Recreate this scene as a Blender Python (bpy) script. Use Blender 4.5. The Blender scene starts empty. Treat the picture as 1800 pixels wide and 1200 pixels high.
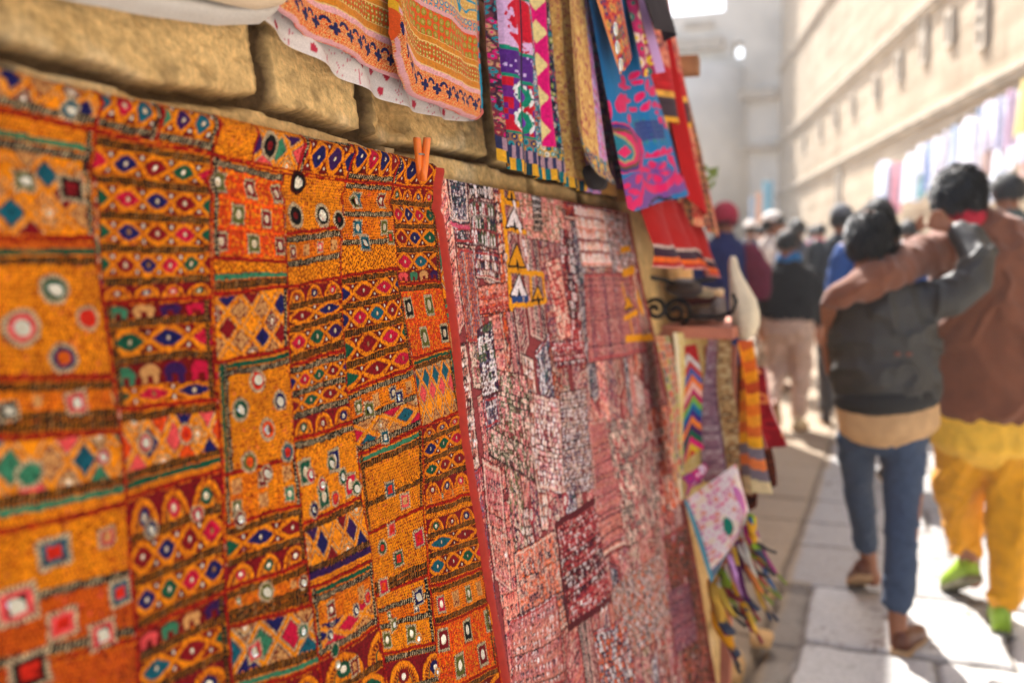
import bpy, bmesh, math, random
import numpy as np
from mathutils import Vector, Matrix
random.seed(7); np.random.seed(7)
sc = bpy.context.scene
COLL = sc.collection

# ------------------------------------------------------------------ camera
F = 1750.0                       # focal length in photo pixels (35 mm lens, 36 mm sensor)
AL = math.atan(670/1750); TH = math.atan(140/1750); EYE = 1.38
cam_d = bpy.data.cameras.new('camera'); cam = bpy.data.objects.new('camera', cam_d); COLL.objects.link(cam)
cam.location = (0, 0, EYE); cam.rotation_euler = (math.pi/2-TH, 0, AL)
cam_d.lens = 35; cam_d.sensor_width = 36; cam_d.clip_start = .02; cam_d.clip_end = 600
cam_d.dof.use_dof = True; cam_d.dof.focus_distance = 1.33; cam_d.dof.aperture_fstop = 2.7
sc.camera = cam

# ------------------------------------------------------------------ world, sun, exposure
SUN_AZ = math.radians(-34)       # from the street axis (+Y) towards -X
SUN_EL = math.radians(47)
wd = bpy.data.worlds.new('World'); sc.world = wd; wd.use_nodes = True
wn = wd.node_tree.nodes; bg = wn['Background']; sky = wn.new('ShaderNodeTexSky')
sky.sky_type = 'NISHITA'; sky.sun_disc = False; sky.sun_elevation = SUN_EL; sky.sun_rotation = SUN_AZ
sky.air_density = 1.0; sky.dust_density = 3.0; sky.ozone_density = 1.0
wd.node_tree.links.new(sky.outputs[0], bg.inputs[0]); bg.inputs[1].default_value = .15
sun_d = bpy.data.lights.new('sun', 'SUN'); sun = bpy.data.objects.new('sun', sun_d); COLL.objects.link(sun)
sun_d.energy = 5.0; sun_d.angle = math.radians(.5); sun_d.color = (1, .965, .92)
sd = Vector((math.sin(SUN_AZ)*math.cos(SUN_EL), math.cos(SUN_AZ)*math.cos(SUN_EL), math.sin(SUN_EL)))
sun.rotation_euler = sd.to_track_quat('Z', 'Y').to_euler()
sc.view_settings.view_transform = 'Standard'; sc.view_settings.look = 'None'
sc.view_settings.gamma = 1; sc.view_settings.use_curve_mapping = False
sc.view_settings.exposure = 1.5
sc.cycles.use_denoising = True
sc.cycles.max_bounces = 8; sc.cycles.diffuse_bounces = 5; sc.cycles.volume_bounces = 1
sc.cycles.sample_clamp_indirect = 6

# ------------------------------------------------------------------ surveying: where on the wall, ground or a cross plane a sight line lands
_ca, _sa, _ct, _st = math.cos(AL), math.sin(AL), math.cos(TH), math.sin(TH)
_f = np.array([-_sa*_ct, _ca*_ct, -_st]); _r = np.array([_ca, _sa, 0.]); _u = np.cross(_r, _f)
CAM = np.array([0, 0, EYE])
WD, WT = .46, .13                # left wall: foot 0.46 m to the left, leaning back 0.13 per metre
def ray(px, py): return _r*(px-900)/F + _u*(600-py)/F + _f
def wal(px, py, off=0.):
    d = ray(px, py); s = (-WD+off-WT*EYE)/(d[0]+WT*d[2]); return CAM+d*s
def wyz(px, py, off=0.): p = wal(px, py, off); return np.array([p[1], p[2]])
def grd(px, py, z=0.): d = ray(px, py); return CAM+d*((z-EYE)/d[2])
def crs(px, py, y): d = ray(px, py); return CAM+d*(y/d[1])
OCO, PCO = .034, .026        # how far the two big cloths stand off the wall
def wx(z, off): return -WD-WT*z+off

# ------------------------------------------------------------------ colour and noise
def lin(c):
    c = np.asarray(c, float)/255.
    return np.where(c <= .04045, c/12.92, ((c+.055)/1.055)**2.4)
def rgba(c): l = lin(c); return (float(l[0]), float(l[1]), float(l[2]), 1.)
def hs(i, j=0., k=0.):
    v = np.sin(np.asarray(i)*127.1+np.asarray(j)*311.7+np.asarray(k)*74.7)*43758.5453
    return v-np.floor(v)
def sm(e0, e1, x):
    t = np.clip((x-e0)/(e1-e0), 0, 1); return t*t*(3-2*t)
def vn(x, y, k=0):
    i, j = np.floor(x), np.floor(y); fx, fy = x-i, y-j
    fx = fx*fx*(3-2*fx); fy = fy*fy*(3-2*fy)
    a, b, c, d = hs(i, j, k), hs(i+1, j, k), hs(i, j+1, k), hs(i+1, j+1, k)
    return (a+(b-a)*fx)*(1-fy)+(c+(d-c)*fx)*fy
def fbm(x, y, k=0, o=4):
    s, a, t = 0., .5, 0.
    for n in range(o):
        s = s+a*vn(x, y, k+n*17); t += a; a *= .5; x = x*2.03+7.1; y = y*2.03+3.7
    return s/t-.5
def mix(a, b, t): return a+(b-a)*t

# ------------------------------------------------------------------ object helpers
def tag(o, label=None, cat=None, group=None, kind=None):
    if label: o['label'] = label
    if cat: o['category'] = cat
    if group: o['group'] = group
    if kind: o['kind'] = kind
    return o
def empty(name, loc, label, cat, group=None):
    o = bpy.data.objects.new(name, None); COLL.objects.link(o); o.location = loc; o.empty_display_size = .05
    return tag(o, label, cat, group)
def link(name, me, mat=None, parent=None):
    o = bpy.data.objects.new(name, me); COLL.objects.link(o)
    if mat and not me.materials: me.materials.append(mat)
    if parent:
        o.parent = parent; o.matrix_parent_inverse = Matrix.Translation(-Vector(parent.location))
    return o
def raw_mesh(name, verts, faces, smooth=True):
    me = bpy.data.meshes.new(name); me.from_pydata([tuple(v) for v in verts], [], faces); me.update()
    if smooth: me.polygons.foreach_set('use_smooth', [True]*len(me.polygons))
    return me
def set_col(me, col, mir=None):
    n = len(me.vertices); a = me.color_attributes.new('Col', 'FLOAT_COLOR', 'POINT')
    c = np.ones((n, 4), np.float32); c[:, :3] = np.clip(col.reshape(-1, 3), 0, 1); a.data.foreach_set('color', c.ravel())
    if mir is not None:
        b = me.attributes.new('Mir', 'FLOAT', 'POINT'); b.data.foreach_set('value', np.ascontiguousarray(mir.ravel(), np.float32))
def grid(name, P, mat=None, parent=None, col=None, mir=None, flip=False):
    n, m = P.shape[:2]; me = bpy.data.meshes.new(name)
    me.vertices.add(n*m); me.vertices.foreach_set('co', np.ascontiguousarray(P, np.float32).ravel())
    i = np.arange(n*m).reshape(n, m)
    q = [i[:-1, :-1], i[:-1, 1:], i[1:, 1:], i[1:, :-1]]
    if flip: q = q[::-1]
    q = np.stack(q, -1).reshape(-1, 4); nf = len(q)
    me.loops.add(nf*4); me.polygons.add(nf)
    me.loops.foreach_set('vertex_index', q.ravel().astype(np.int32))
    me.polygons.foreach_set('loop_start', np.arange(0, nf*4, 4, dtype=np.int32))
    me.polygons.foreach_set('use_smooth', np.ones(nf, bool)); me.update(calc_edges=True)
    if col is not None: set_col(me, col, mir)
    return link(name, me, mat, parent)
def box(bm, c, s, rz=0, bev=0, rx=0, ry=0):
    r = bmesh.ops.create_cube(bm, size=1)['verts']
    M = Matrix.Translation(c) @ Matrix.Rotation(rz, 4, 'Z') @ Matrix.Rotation(ry, 4, 'Y') @ Matrix.Rotation(rx, 4, 'X') @ Matrix.Diagonal((s[0], s[1], s[2], 1))
    bmesh.ops.transform(bm, matrix=M, verts=r)
    if bev:
        es = set(e for v in r for e in v.link_edges)
        bmesh.ops.bevel(bm, geom=list(es), offset=bev, segments=2, affect='EDGES', profile=.6)
def bm_obj(name, bm, mat, parent=None, smooth=False):
    me = bpy.data.meshes.new(name); bm.normal_update(); bm.to_mesh(me); bm.free()
    if smooth: me.polygons.foreach_set('use_smooth', [True]*len(me.polygons))
    return link(name, me, mat, parent)
def tube_mesh(bm, pts, rad, seg=10, cap=True, flat=1.0):
    """sweep a ring along points; rad is a number or a list"""
    pts = [Vector(p) for p in pts]; n = len(pts)
    if not hasattr(rad, '__len__'): rad = [rad]*n
    rings = []; up = Vector((.13, .21, 1)).normalized()
    for k, p in enumerate(pts):
        t = (pts[min(k+1, n-1)]-pts[max(k-1, 0)]).normalized()
        a = t.cross(up)
        if a.length < .15: a = t.cross(Vector((1, 0, 0)))
        a.normalize(); b = a.cross(t)
        rings.append([bm.verts.new(p+(a*math.cos(2*math.pi*j/seg)+b*math.sin(2*math.pi*j/seg)*flat)*rad[k]) for j in range(seg)])
    for k in range(n-1):
        for j in range(seg):
            bm.faces.new((rings[k][j], rings[k][(j+1) % seg], rings[k+1][(j+1) % seg], rings[k+1][j]))
    if cap:
        bm.faces.new(rings[0][::-1]); bm.faces.new(rings[-1])

# ------------------------------------------------------------------ materials
def mat_new(name):
    m = bpy.data.materials.new(name); m.use_nodes = True; nt = m.node_tree
    return m, nt, nt.nodes['Principled BSDF']
def nd(nt, t, **kw):
    n = nt.nodes.new(t)
    for k, v in kw.items(): setattr(n, k, v)
    return n
def noise_bump(nt, p, scale, strength, dist=.002, detail=4, prev=None):
    tc = nd(nt, 'ShaderNodeTexCoord'); no = nd(nt, 'ShaderNodeTexNoise'); no.inputs['Scale'].default_value = scale; no.inputs['Detail'].default_value = detail
    b = nd(nt, 'ShaderNodeBump'); b.inputs['Strength'].default_value = strength; b.inputs['Distance'].default_value = dist
    nt.links.new(tc.outputs['Object'], no.inputs['Vector']); nt.links.new(no.outputs['Fac'], b.inputs['Height'])
    if prev: nt.links.new(prev.outputs['Normal'], b.inputs['Normal'])
    nt.links.new(b.outputs['Normal'], p.inputs['Normal']); return b, no, tc
def vary(nt, p, src, tc, scale, amt, detail=3):
    """multiply a colour output by gentle noise"""
    no = nd(nt, 'ShaderNodeTexNoise'); no.inputs['Scale'].default_value = scale; no.inputs['Detail'].default_value = detail
    mr = nd(nt, 'ShaderNodeMapRange'); mr.inputs['From Min'].default_value = .3; mr.inputs['From Max'].default_value = .7
    mr.inputs['To Min'].default_value = 1-amt; mr.inputs['To Max'].default_value = 1+amt
    mx = nd(nt, 'ShaderNodeVectorMath', operation='SCALE')
    nt.links.new(tc.outputs['Object'], no.inputs['Vector']); nt.links.new(no.outputs['Fac'], mr.inputs['Value'])
    nt.links.new(src, mx.inputs[0]); nt.links.new(mr.outputs[0], mx.inputs['Scale']); nt.links.new(mx.outputs[0], p.inputs['Base Color'])
    return mx
def attr_mat(name, rough=.9, weave=1500, bstr=.25, amt=.18, sheen=.15, mirror=False, bdist=.0006):
    m, nt, p = mat_new(name); at = nd(nt, 'ShaderNodeAttribute', attribute_name='Col')
    p.inputs['Roughness'].default_value = rough; p.inputs['Sheen Weight'].default_value = sheen; p.inputs['Specular IOR Level'].default_value = .15
    b, no, tc = noise_bump(nt, p, weave, bstr, bdist, 2)
    vary(nt, p, at.outputs['Color'], tc, weave*.6, amt)
    if mirror:
        am = nd(nt, 'ShaderNodeAttribute', attribute_name='Mir')
        nt.links.new(am.outputs['Fac'], p.inputs['Metallic'])
        mr = nd(nt, 'ShaderNodeMapRange'); mr.inputs['To Min'].default_value = rough; mr.inputs['To Max'].default_value = .18
        nt.links.new(am.outputs['Fac'], mr.inputs['Value']); nt.links.new(mr.outputs[0], p.inputs['Roughness'])
    return m
def plain(name, c, rough=.7, metal=0, scale=60, amt=.15, bump=.2, bdist=.003, sheen=0, sss=0):
    m, nt, p = mat_new(name); p.inputs['Roughness'].default_value = rough; p.inputs['Metallic'].default_value = metal
    p.inputs['Sheen Weight'].default_value = sheen
    rg = nd(nt, 'ShaderNodeRGB'); rg.outputs[0].default_value = rgba(c)
    b, no, tc = noise_bump(nt, p, scale, bump, bdist)
    vary(nt, p, rg.outputs[0], tc, scale*.4, amt)
    if sss:
        p.inputs['Subsurface Weight'].default_value = sss; p.inputs['Subsurface Radius'].default_value = (.01, .004, .002)
    return m
M_EMB = attr_mat('embroidered_cotton', .9, 1400, .4, .2, 0, True)
M_CLOTH = attr_mat('printed_cotton', .92, 900, .3, .12, .04)
M_STONE = attr_mat('sandstone', .92, 210, .9, .22, 0, bdist=.003)
M_PAVE = attr_mat('paving_stone', .75, 90, .4, .14, 0, bdist=.003)
M_MIRROR = plain('mirror_glass', (215, 222, 222), .12, 1, 90, .12, .25, .002)
# ------------------------------------------------------------------ the setting
def steps(*seg):
    out = []
    for a, b, d in seg: out += list(np.arange(a, b, d))
    return np.array(out+[seg[-1][1]])
# left wall: big rough sandstone ashlars, leaning back
def stone_layout(Y, Z, zj, vj, seed, L=.55, jw=.011):
    """distance to the nearest joint and a block id; zj = bed joints, vj = {course: upright joints}"""
    dist = np.full(Y.shape, 9.); bid = np.zeros(Y.shape); dv = np.full(Y.shape, 9.)
    Yw = Y+.016*fbm(Y*5, Z*5, seed)+.012*fbm(Y*19, Z*19, seed+1); Zw = Z+.022*fbm(Y*4, Z*4, seed+3)+.014*fbm(Y*17, Z*17, seed+5)
    for k in range(len(zj)-1):
        mk = (Zw >= zj[k]) & (Zw < zj[k+1])
        js = vj.get(k)
        if js is None:
            rng = random.Random(seed*31+k); y = -2.2+rng.random()*.4; js = []
            while y < 60: js.append(y); y += L*(.6+.9*rng.random())
        js = np.array(js); yy = Yw[mk]
        i = np.searchsorted(js, yy); lo = js[np.clip(i-1, 0, len(js)-1)]; hi = js[np.clip(i, 0, len(js)-1)]
        d = np.minimum(np.minimum(np.abs(yy-lo), np.abs(hi-yy)), np.minimum(Zw[mk]-zj[k], zj[k+1]-Zw[mk]))
        dist[mk] = d; bid[mk] = i+k*131; dv[mk] = np.minimum(np.abs(yy-lo), np.abs(hi-yy))
    return dist, bid, dv
ys = steps((-1.6, .3, .06), (.3, 1.7, .0055), (1.7, 3.36, .014)); zs = steps((0, 1.46, .02), (1.46, 1.8, .0045), (1.8, 2.2, .02))
Y, Z = np.meshgrid(ys, zs)
zj = [-.1, .26, .55, .86, 1.16, wyz(150, 128)[1], 1.86, 2.5]
zj[5] = 1.548
v1 = [wyz(463, 130)[0], wyz(646, 200)[0], wyz(850, 150)[0]]
dist, bid, dv = stone_layout(Y, Z, zj, {5: [-1.5, -.9, -.2, .25, .38]+[v1[0], v1[1], v1[2]]+[2.2, 2.6, 3.1, 3.5]}, 3)
gap = sm(.003, .010, dist)*sm(.013, .021, dv)
H = .030*gap-.030+(hs(bid, 1)-.5)*.008
H += .007*fbm(Y*6, Z*11, 11)*gap+.0045*fbm(Y*30, Z*45, 12, 3)+.0035*fbm(Y*110, Z*170, 13, 2)-.004*sm(.16, .3, fbm(Y*45, Z*60, 17, 2))
chip = sm(.02, .10, fbm(Y*15+3, Z*15, 15))*((Y > v1[1]) & (Y < v1[1]+.12)); H -= .022*chip
c1, c2, c3, cj_shade = lin((224, 188, 128)), lin((202, 164, 106)), lin((234, 208, 162)), lin((84, 62, 40))
tt = np.clip(.5+.9*fbm(Y*6, Z*7, 21)+.4*(hs(bid, 3)-.5), 0, 1)[..., None]
C = mix(c2, c1, tt); C = mix(C, c3, (sm(.05, .35, fbm(Y*14, Z*18, 23))*.7)[..., None])
C = C*(1+.6*fbm(Y*70, Z*90, 24, 3)-.35*sm(.14, .3, fbm(Y*28, Z*34, 25, 3)))[..., None]
C = mix(cj_shade, C, (.05+.95*sm(.003, .011, dist)*sm(.017, .027, dv))[..., None])  # brown mortar joints, spread onto the block ends as painted gap shade
wall = empty('stone_wall', (-.7, 1.5, 0), 'rough golden sandstone block wall behind the hanging embroidered cloths', 'wall')
grid('face', np.stack([wx(Z, H), Y, Z], -1), M_STONE, wall, C, flip=True)
M_SAND = plain('sandstone_plain', (196, 152, 88), .9, 0, 9, .2, .6, .02)
bm = bmesh.new(); box(bm, (-2.33, .86, 1.06), (3.0, 4.88, 2.1)); bm_obj('core', bm, M_SAND, wall)
# end face of the wall where the lane opens on the left
za = steps((0, 2.2, .03)); xa = np.linspace(0, 1, 40); S, Z2 = np.meshgrid(xa, za)
d2, b2, _ = stone_layout(S*3, Z2, zj, {}, 9); h2 = .03*sm(0, .02, d2)+.02*fbm(S*20, Z2*9, 5)
P = np.stack([wx(Z2, -.02)-S*3, 3.34+h2, Z2], -1)
grid('return_face', P, M_STONE, wall, mix(c2, c1, (.5+fbm(S*9, Z2*5, 4))[..., None]))

# unseen house added beyond the corner, sized so that it shades the paving
bm = bmesh.new()
box(bm, (-5.2, 7.3, 2.25), (5.4, 6.2, 4.5)); box(bm, (-5.2, 7.3, 4.58), (5.6, 6.4, .16)); box(bm, (-5.2, 7.3, 2.4), (5.5, 6.3, .12))
for y in (5.4, 7.2, 9.0):
    box(bm, (-2.47, y, 3.5), (.1, .9, 1.3)); box(bm, (-2.44, y, 4.22), (.22, 1.1, .1)); box(bm, (-2.44, y, 2.8), (.2, 1.1, .1))
tag(bm_obj('shading_house', bm, M_SAND), 'unseen sandstone house added beyond the hanging skirts to shade the paving', 'house')

# paving
gx = steps((-60, -4, 8), (-4, -.8, .2), (-.8, 1.6, .0125), (1.6, 6, .06), (6, 60, 6)); gy = steps((-60, -2, 6), (-2, 1.6, .1), (1.6, 6, .0125), (6, 12, .04), (12, 48, .3), (48, 60, 4))
X, Yg = np.meshgrid(gx, gy)
rows = [-60, -.5, .3, 1.0, 1.75, 2.45, 3.05, 3.68, 4.33, 4.98, 5.45, 5.95, 6.45, 6.95, 7.6, 8.3, 9]+list(np.arange(9.7, 62, .75))
rows = np.array(rows); Yw = Yg+.03*fbm(X*2, Yg*2, 3)+.02*fbm(X*9, Yg*9, 4)+X*.03; Xw = X+.03*fbm(X*2, Yg*2, 6)+.015*fbm(X*11, Yg*11, 7)
ri = np.clip(np.searchsorted(rows, Yw)-1, 0, len(rows)-2)
dx = np.full(X.shape, 9.); ci = np.zeros(X.shape)
for k in range(len(rows)-1):
    mk = ri == k; rng = random.Random(k*7+1)
    x = -.29 if rows[k] < 4.3 else -.42; js = [-70, -.42] if x > -.4 else [-70]
    while x < 7: js.append(x); x += .45+.55*rng.random()
    js += [70]; js = np.array(sorted(set(js))); i = np.searchsorted(js, Xw[mk]); i = np.clip(i, 1, len(js)-1)
    dx[mk] = np.minimum(Xw[mk]-js[i-1], js[i]-Xw[mk]); ci[mk] = i+k*37
dd = np.minimum(dx, np.minimum(Yw-rows[ri], rows[ri+1]-Yw))
near = (X > -.8) & (X < 2) & (Yg > 1.5) & (Yg < 12)
hgt = -.022*(1-sm(.0, .022, dd))*near+.012*(hs(ci, 2)-.5)+.012*fbm(X*3, Yg*3, 2)*near+.004*fbm(X*24, Yg*24, 8)*near
gut = X < -.29+0*X
hgt = hgt+.035*np.clip(Yg-9, 0, 60)-.02*(gut & (Yg < 4.3) & (X > -.43))
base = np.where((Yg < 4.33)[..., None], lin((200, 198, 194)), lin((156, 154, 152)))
base = mix(base, lin((142, 138, 134)), np.clip(hs(ci, 5)*.5+.5*fbm(X*1.6, Yg*1.6, 9), 0, .8)[..., None])
pit = sm(.12, .24, fbm(X*42, Yg*42, 31, 3))*sm(-.1, .15, fbm(X*4, Yg*4, 33))
base = mix(base, lin((118, 108, 98)), (pit*.9)[..., None])
base = np.where((gut & (Yg < 4.4))[..., None], mix(lin((150, 142, 130)), lin((120, 110, 98)), (.5+fbm(X*7, Yg*7, 5))[..., None]), base)
dirt = 1-sm(-.40, -.36, X+.05*fbm(X*3, Yg*4, 41)); base = mix(base, lin((150, 130, 104)), (dirt*.8)[..., None])
base = mix(lin((92, 80, 68)), base, (.2+.8*sm(.004, .018, dd))[..., None])
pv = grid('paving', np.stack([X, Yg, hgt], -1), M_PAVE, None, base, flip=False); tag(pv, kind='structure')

# right wall of the fort, closing in on the lane
RD = np.array([-.2275, .9738]); RP = np.array([1.63, 14.8]); RN = np.array([-.9738, -.2275])
def rwl(px, py, off=0.):
    d = ray(px, py); a = RN[0]*d[0]+RN[1]*d[1]; s = (RN@(RP+RN*off))/a; return CAM+d*s
def rws(p): return float((np.asarray(p)[:2]-RP)@RD)
def rw3(s, off, z): q = RP+RD*s+RN*off; return np.array([q[0], q[1], z])
s0, s1 = -18.5, rws(rwl(1366, 400))
fw = empty('fort_wall', tuple(rw3(0, 0, 0)), 'high pale sandstone fort wall with ledges and loopholes across the lane', 'wall')
sa = np.arange(s0, s1+.01, .075); zb = np.arange(0, 16, .075); S, Z3 = np.meshgrid(sa, zb)
zc = np.round(Z3/.42-.5); so = S/1.05+.5*(zc % 2)+.1*hs(zc, 4); bi = np.floor(so)+zc*71
lines = [rwl(1720, 160)[2], rwl(1520, 117)[2], rwl(1420, 55)[2]]
ed = np.minimum(np.abs(so-np.round(so))*1.05, np.abs(Z3/.42-np.round(Z3/.42))*.42)
hh = -.02*(1-sm(.0, .05, ed))+.02*(hs(bi, 3)-.5)+.03*fbm(S*1.5, Z3*1.5, 6)
C3 = mix(lin((178, 162, 140)), lin((152, 136, 114)), np.clip(hs(bi, 1)*.5+.8*(fbm(S*.6, Z3*.9, 8)+.3), 0, 1)[..., None])
C3 = mix(C3, lin((170, 152, 128)), ((1-sm(0, .05, ed))*.4)[..., None])
P = np.stack([RP[0]+RD[0]*S+RN[0]*hh, RP[1]+RD[1]*S+RN[1]*hh, Z3], -1)
grid('face', P, M_STONE, fw, C3, flip=False)
M_FORT = plain('fort_stone', (205, 176, 138), .9, 0, 3, .15, .5, .03)
bm = bmesh.new(); ra = math.atan2(RD[1], RD[0]); mid = rw3((s0+s1)/2, -1.65, 8)
box(bm, tuple(mid), (s1-s0, 3.2, 15.9), ra); bm_obj('core', bm, M_FORT, fw)
M_RECESS_SHADE = plain('recess_shade_paint', (122, 112, 98), .95, 0, 20, .2)
M_LEDGE = plain('ledge_stone', (176, 164, 146), .9, 0, 6, .2, .5, .02)
for z in lines:
    bm = bmesh.new(); q = rw3((s0+s1)/2, .09, z); box(bm, tuple(q), (s1-s0, .11, .07), ra, .015)
    q = rw3((s0+s1)/2, .05, z-.08); box(bm, tuple(q), (s1-s0, .07, .08), ra, .01); bm_obj('ledge', bm, M_LEDGE, fw)
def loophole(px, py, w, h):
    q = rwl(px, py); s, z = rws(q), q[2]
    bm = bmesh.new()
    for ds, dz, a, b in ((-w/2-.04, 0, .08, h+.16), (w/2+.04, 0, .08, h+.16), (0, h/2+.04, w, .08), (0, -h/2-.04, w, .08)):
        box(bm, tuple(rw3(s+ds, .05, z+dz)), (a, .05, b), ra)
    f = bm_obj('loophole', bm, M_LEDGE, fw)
    bm = bmesh.new(); box(bm, tuple(rw3(s, .02, z)), (w, .05, h), ra); bm_obj('opening_panel', bm, M_RECESS_SHADE, f)  # solid dark panel, painted as the shade inside a loophole
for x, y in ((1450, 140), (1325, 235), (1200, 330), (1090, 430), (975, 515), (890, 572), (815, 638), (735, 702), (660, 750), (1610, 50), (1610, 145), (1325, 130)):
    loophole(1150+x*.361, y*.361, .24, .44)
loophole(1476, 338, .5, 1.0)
# end of the lane: a hazy bastion with sky over its lower left part
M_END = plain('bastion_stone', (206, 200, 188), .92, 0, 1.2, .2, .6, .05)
EY = float(rw3(s1, 0, 0)[1])+.6
def ex(px): return float(crs(px, 300, EY)[0])
def ez(px, py): return float(crs(px, py, EY)[2])
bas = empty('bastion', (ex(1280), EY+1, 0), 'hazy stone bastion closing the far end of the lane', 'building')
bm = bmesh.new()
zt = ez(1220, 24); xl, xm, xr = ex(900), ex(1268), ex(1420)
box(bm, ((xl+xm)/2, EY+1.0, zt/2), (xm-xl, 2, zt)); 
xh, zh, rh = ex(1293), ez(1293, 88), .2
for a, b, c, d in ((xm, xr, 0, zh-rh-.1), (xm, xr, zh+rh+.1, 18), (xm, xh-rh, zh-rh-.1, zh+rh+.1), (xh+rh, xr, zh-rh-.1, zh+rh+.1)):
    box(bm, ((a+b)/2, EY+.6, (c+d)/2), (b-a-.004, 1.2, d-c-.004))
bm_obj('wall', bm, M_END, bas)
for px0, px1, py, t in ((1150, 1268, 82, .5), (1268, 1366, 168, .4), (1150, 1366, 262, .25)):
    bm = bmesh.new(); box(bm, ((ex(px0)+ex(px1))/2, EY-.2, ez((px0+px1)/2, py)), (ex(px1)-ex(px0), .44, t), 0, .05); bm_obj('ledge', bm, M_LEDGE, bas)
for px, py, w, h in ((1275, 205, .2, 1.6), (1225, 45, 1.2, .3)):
    bm = bmesh.new(); box(bm, (ex(px), EY-.05, ez(px, py)), (w, .14, h)); bm_obj('opening_panel', bm, M_LEDGE, bas)  # solid panel in darker stone, painted as the shade of a slot
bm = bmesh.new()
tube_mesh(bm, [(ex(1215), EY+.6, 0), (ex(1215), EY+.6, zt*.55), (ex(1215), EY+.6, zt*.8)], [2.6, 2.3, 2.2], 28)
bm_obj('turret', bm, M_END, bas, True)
# ------------------------------------------------------------------ embroidery: motifs worked stitch by stitch into colour and relief
K = dict(Y=(230, 143, 0), Y2=(198, 94, 0), RD=(118, 10, 8), OR=(216, 80, 8), BK=(14, 11, 10), CR=(206, 188, 152), GR=(14, 84, 60), GL=(60, 122, 92),
         NV=(26, 26, 88), MG=(190, 16, 64), CM=(128, 10, 24), TE=(18, 92, 106), PK=(214, 84, 84), OL=(98, 98, 40), PU=(58, 20, 82), SR=(198, 44, 20), WH=(226, 216, 196), BG=(198, 148, 92))
K = {k: lin(v) for k, v in K.items()}
def homog(q):
    """4 points -> matrix taking the plane to the unit square (TL, TR, BR, BL)"""
    A = []; b = []
    for (x, y), (u, v) in zip(q, ((0, 0), (1, 0), (1, 1), (0, 1))):
        A += [[x, y, 1, 0, 0, 0, -u*x, -u*y], [0, 0, 0, x, y, 1, -v*x, -v*y]]; b += [u, v]
    h = np.linalg.solve(np.array(A, float), np.array(b, float)); return np.append(h, 1).reshape(3, 3)
class Cloth:
    """points of a cloth (metres along and up) with colour, stitch height (mm) and mirror mask"""
    def __init__(self, U, V, base, k=1, warp=.0016):
        self.U = U.ravel(); self.V = V.ravel(); n = self.U.size
        self.Uw = self.U+warp*2*fbm(self.U*30, self.V*30, k)+warp*1.2*fbm(self.U*110, self.V*110, k+2, 2)
        self.Vw = self.V+warp*3*fbm(self.U*18, self.V*26, k+1)+warp*1.2*fbm(self.U*110, self.V*110, k+3, 2)
        self.C = np.tile(np.asarray(base, float), (n, 1)); self.H = np.zeros(n); self.M = np.zeros(n)
    def stitch(self, amp=.22, k=3):
        u, v = self.U*1000, self.V*1000; n = hs(np.floor(u/1.7+.5*(np.floor(v/1.5) % 2)), np.floor(v/1.5), k); self.C *= (1+amp*(n-.5)*2*(self.M < .5))[:, None]
        g = (hs(np.floor(u/2.3), np.floor(v/2.1), k+1) > .93) & (self.M < .5); self.C[g] *= np.array([.55, .28, .3]); self.H += .35*(n-.5)
        self.C *= (1+.28*fbm(self.U*16, self.V*16, k+5, 3))[:, None]
    def patch(self, quad, rows, frame='', seam=True, k=0):
        q = np.array(quad, float); Hm = homog(q); lo, hi = q.min(0)-.004, q.max(0)+.004
        ix = np.nonzero((self.Uw > lo[0]) & (self.Uw < hi[0]) & (self.Vw > lo[1]) & (self.Vw < hi[1]))[0]
        if not len(ix): return
        p = Hm@np.stack([self.Uw[ix], self.Vw[ix], np.ones(len(ix))]); s, t = p[0]/p[2], p[1]/p[2]
        ok = (s >= 0) & (s <= 1) & (t >= 0) & (t <= 1); ix = ix[ok]; s, t = s[ok], t[ok]
        if not len(ix): return
        w = 500*(np.linalg.norm(q[1]-q[0])+np.linalg.norm(q[2]-q[3])); h = 500*(np.linalg.norm(q[3]-q[0])+np.linalg.norm(q[2]-q[1]))
        L = Lay(s*w, t*h, w, h, k); L.run(rows, frame)
        if seam: L.seam()
        self.C[ix] = L.C; self.H[ix] = L.H; self.M[ix] = L.M
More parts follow.
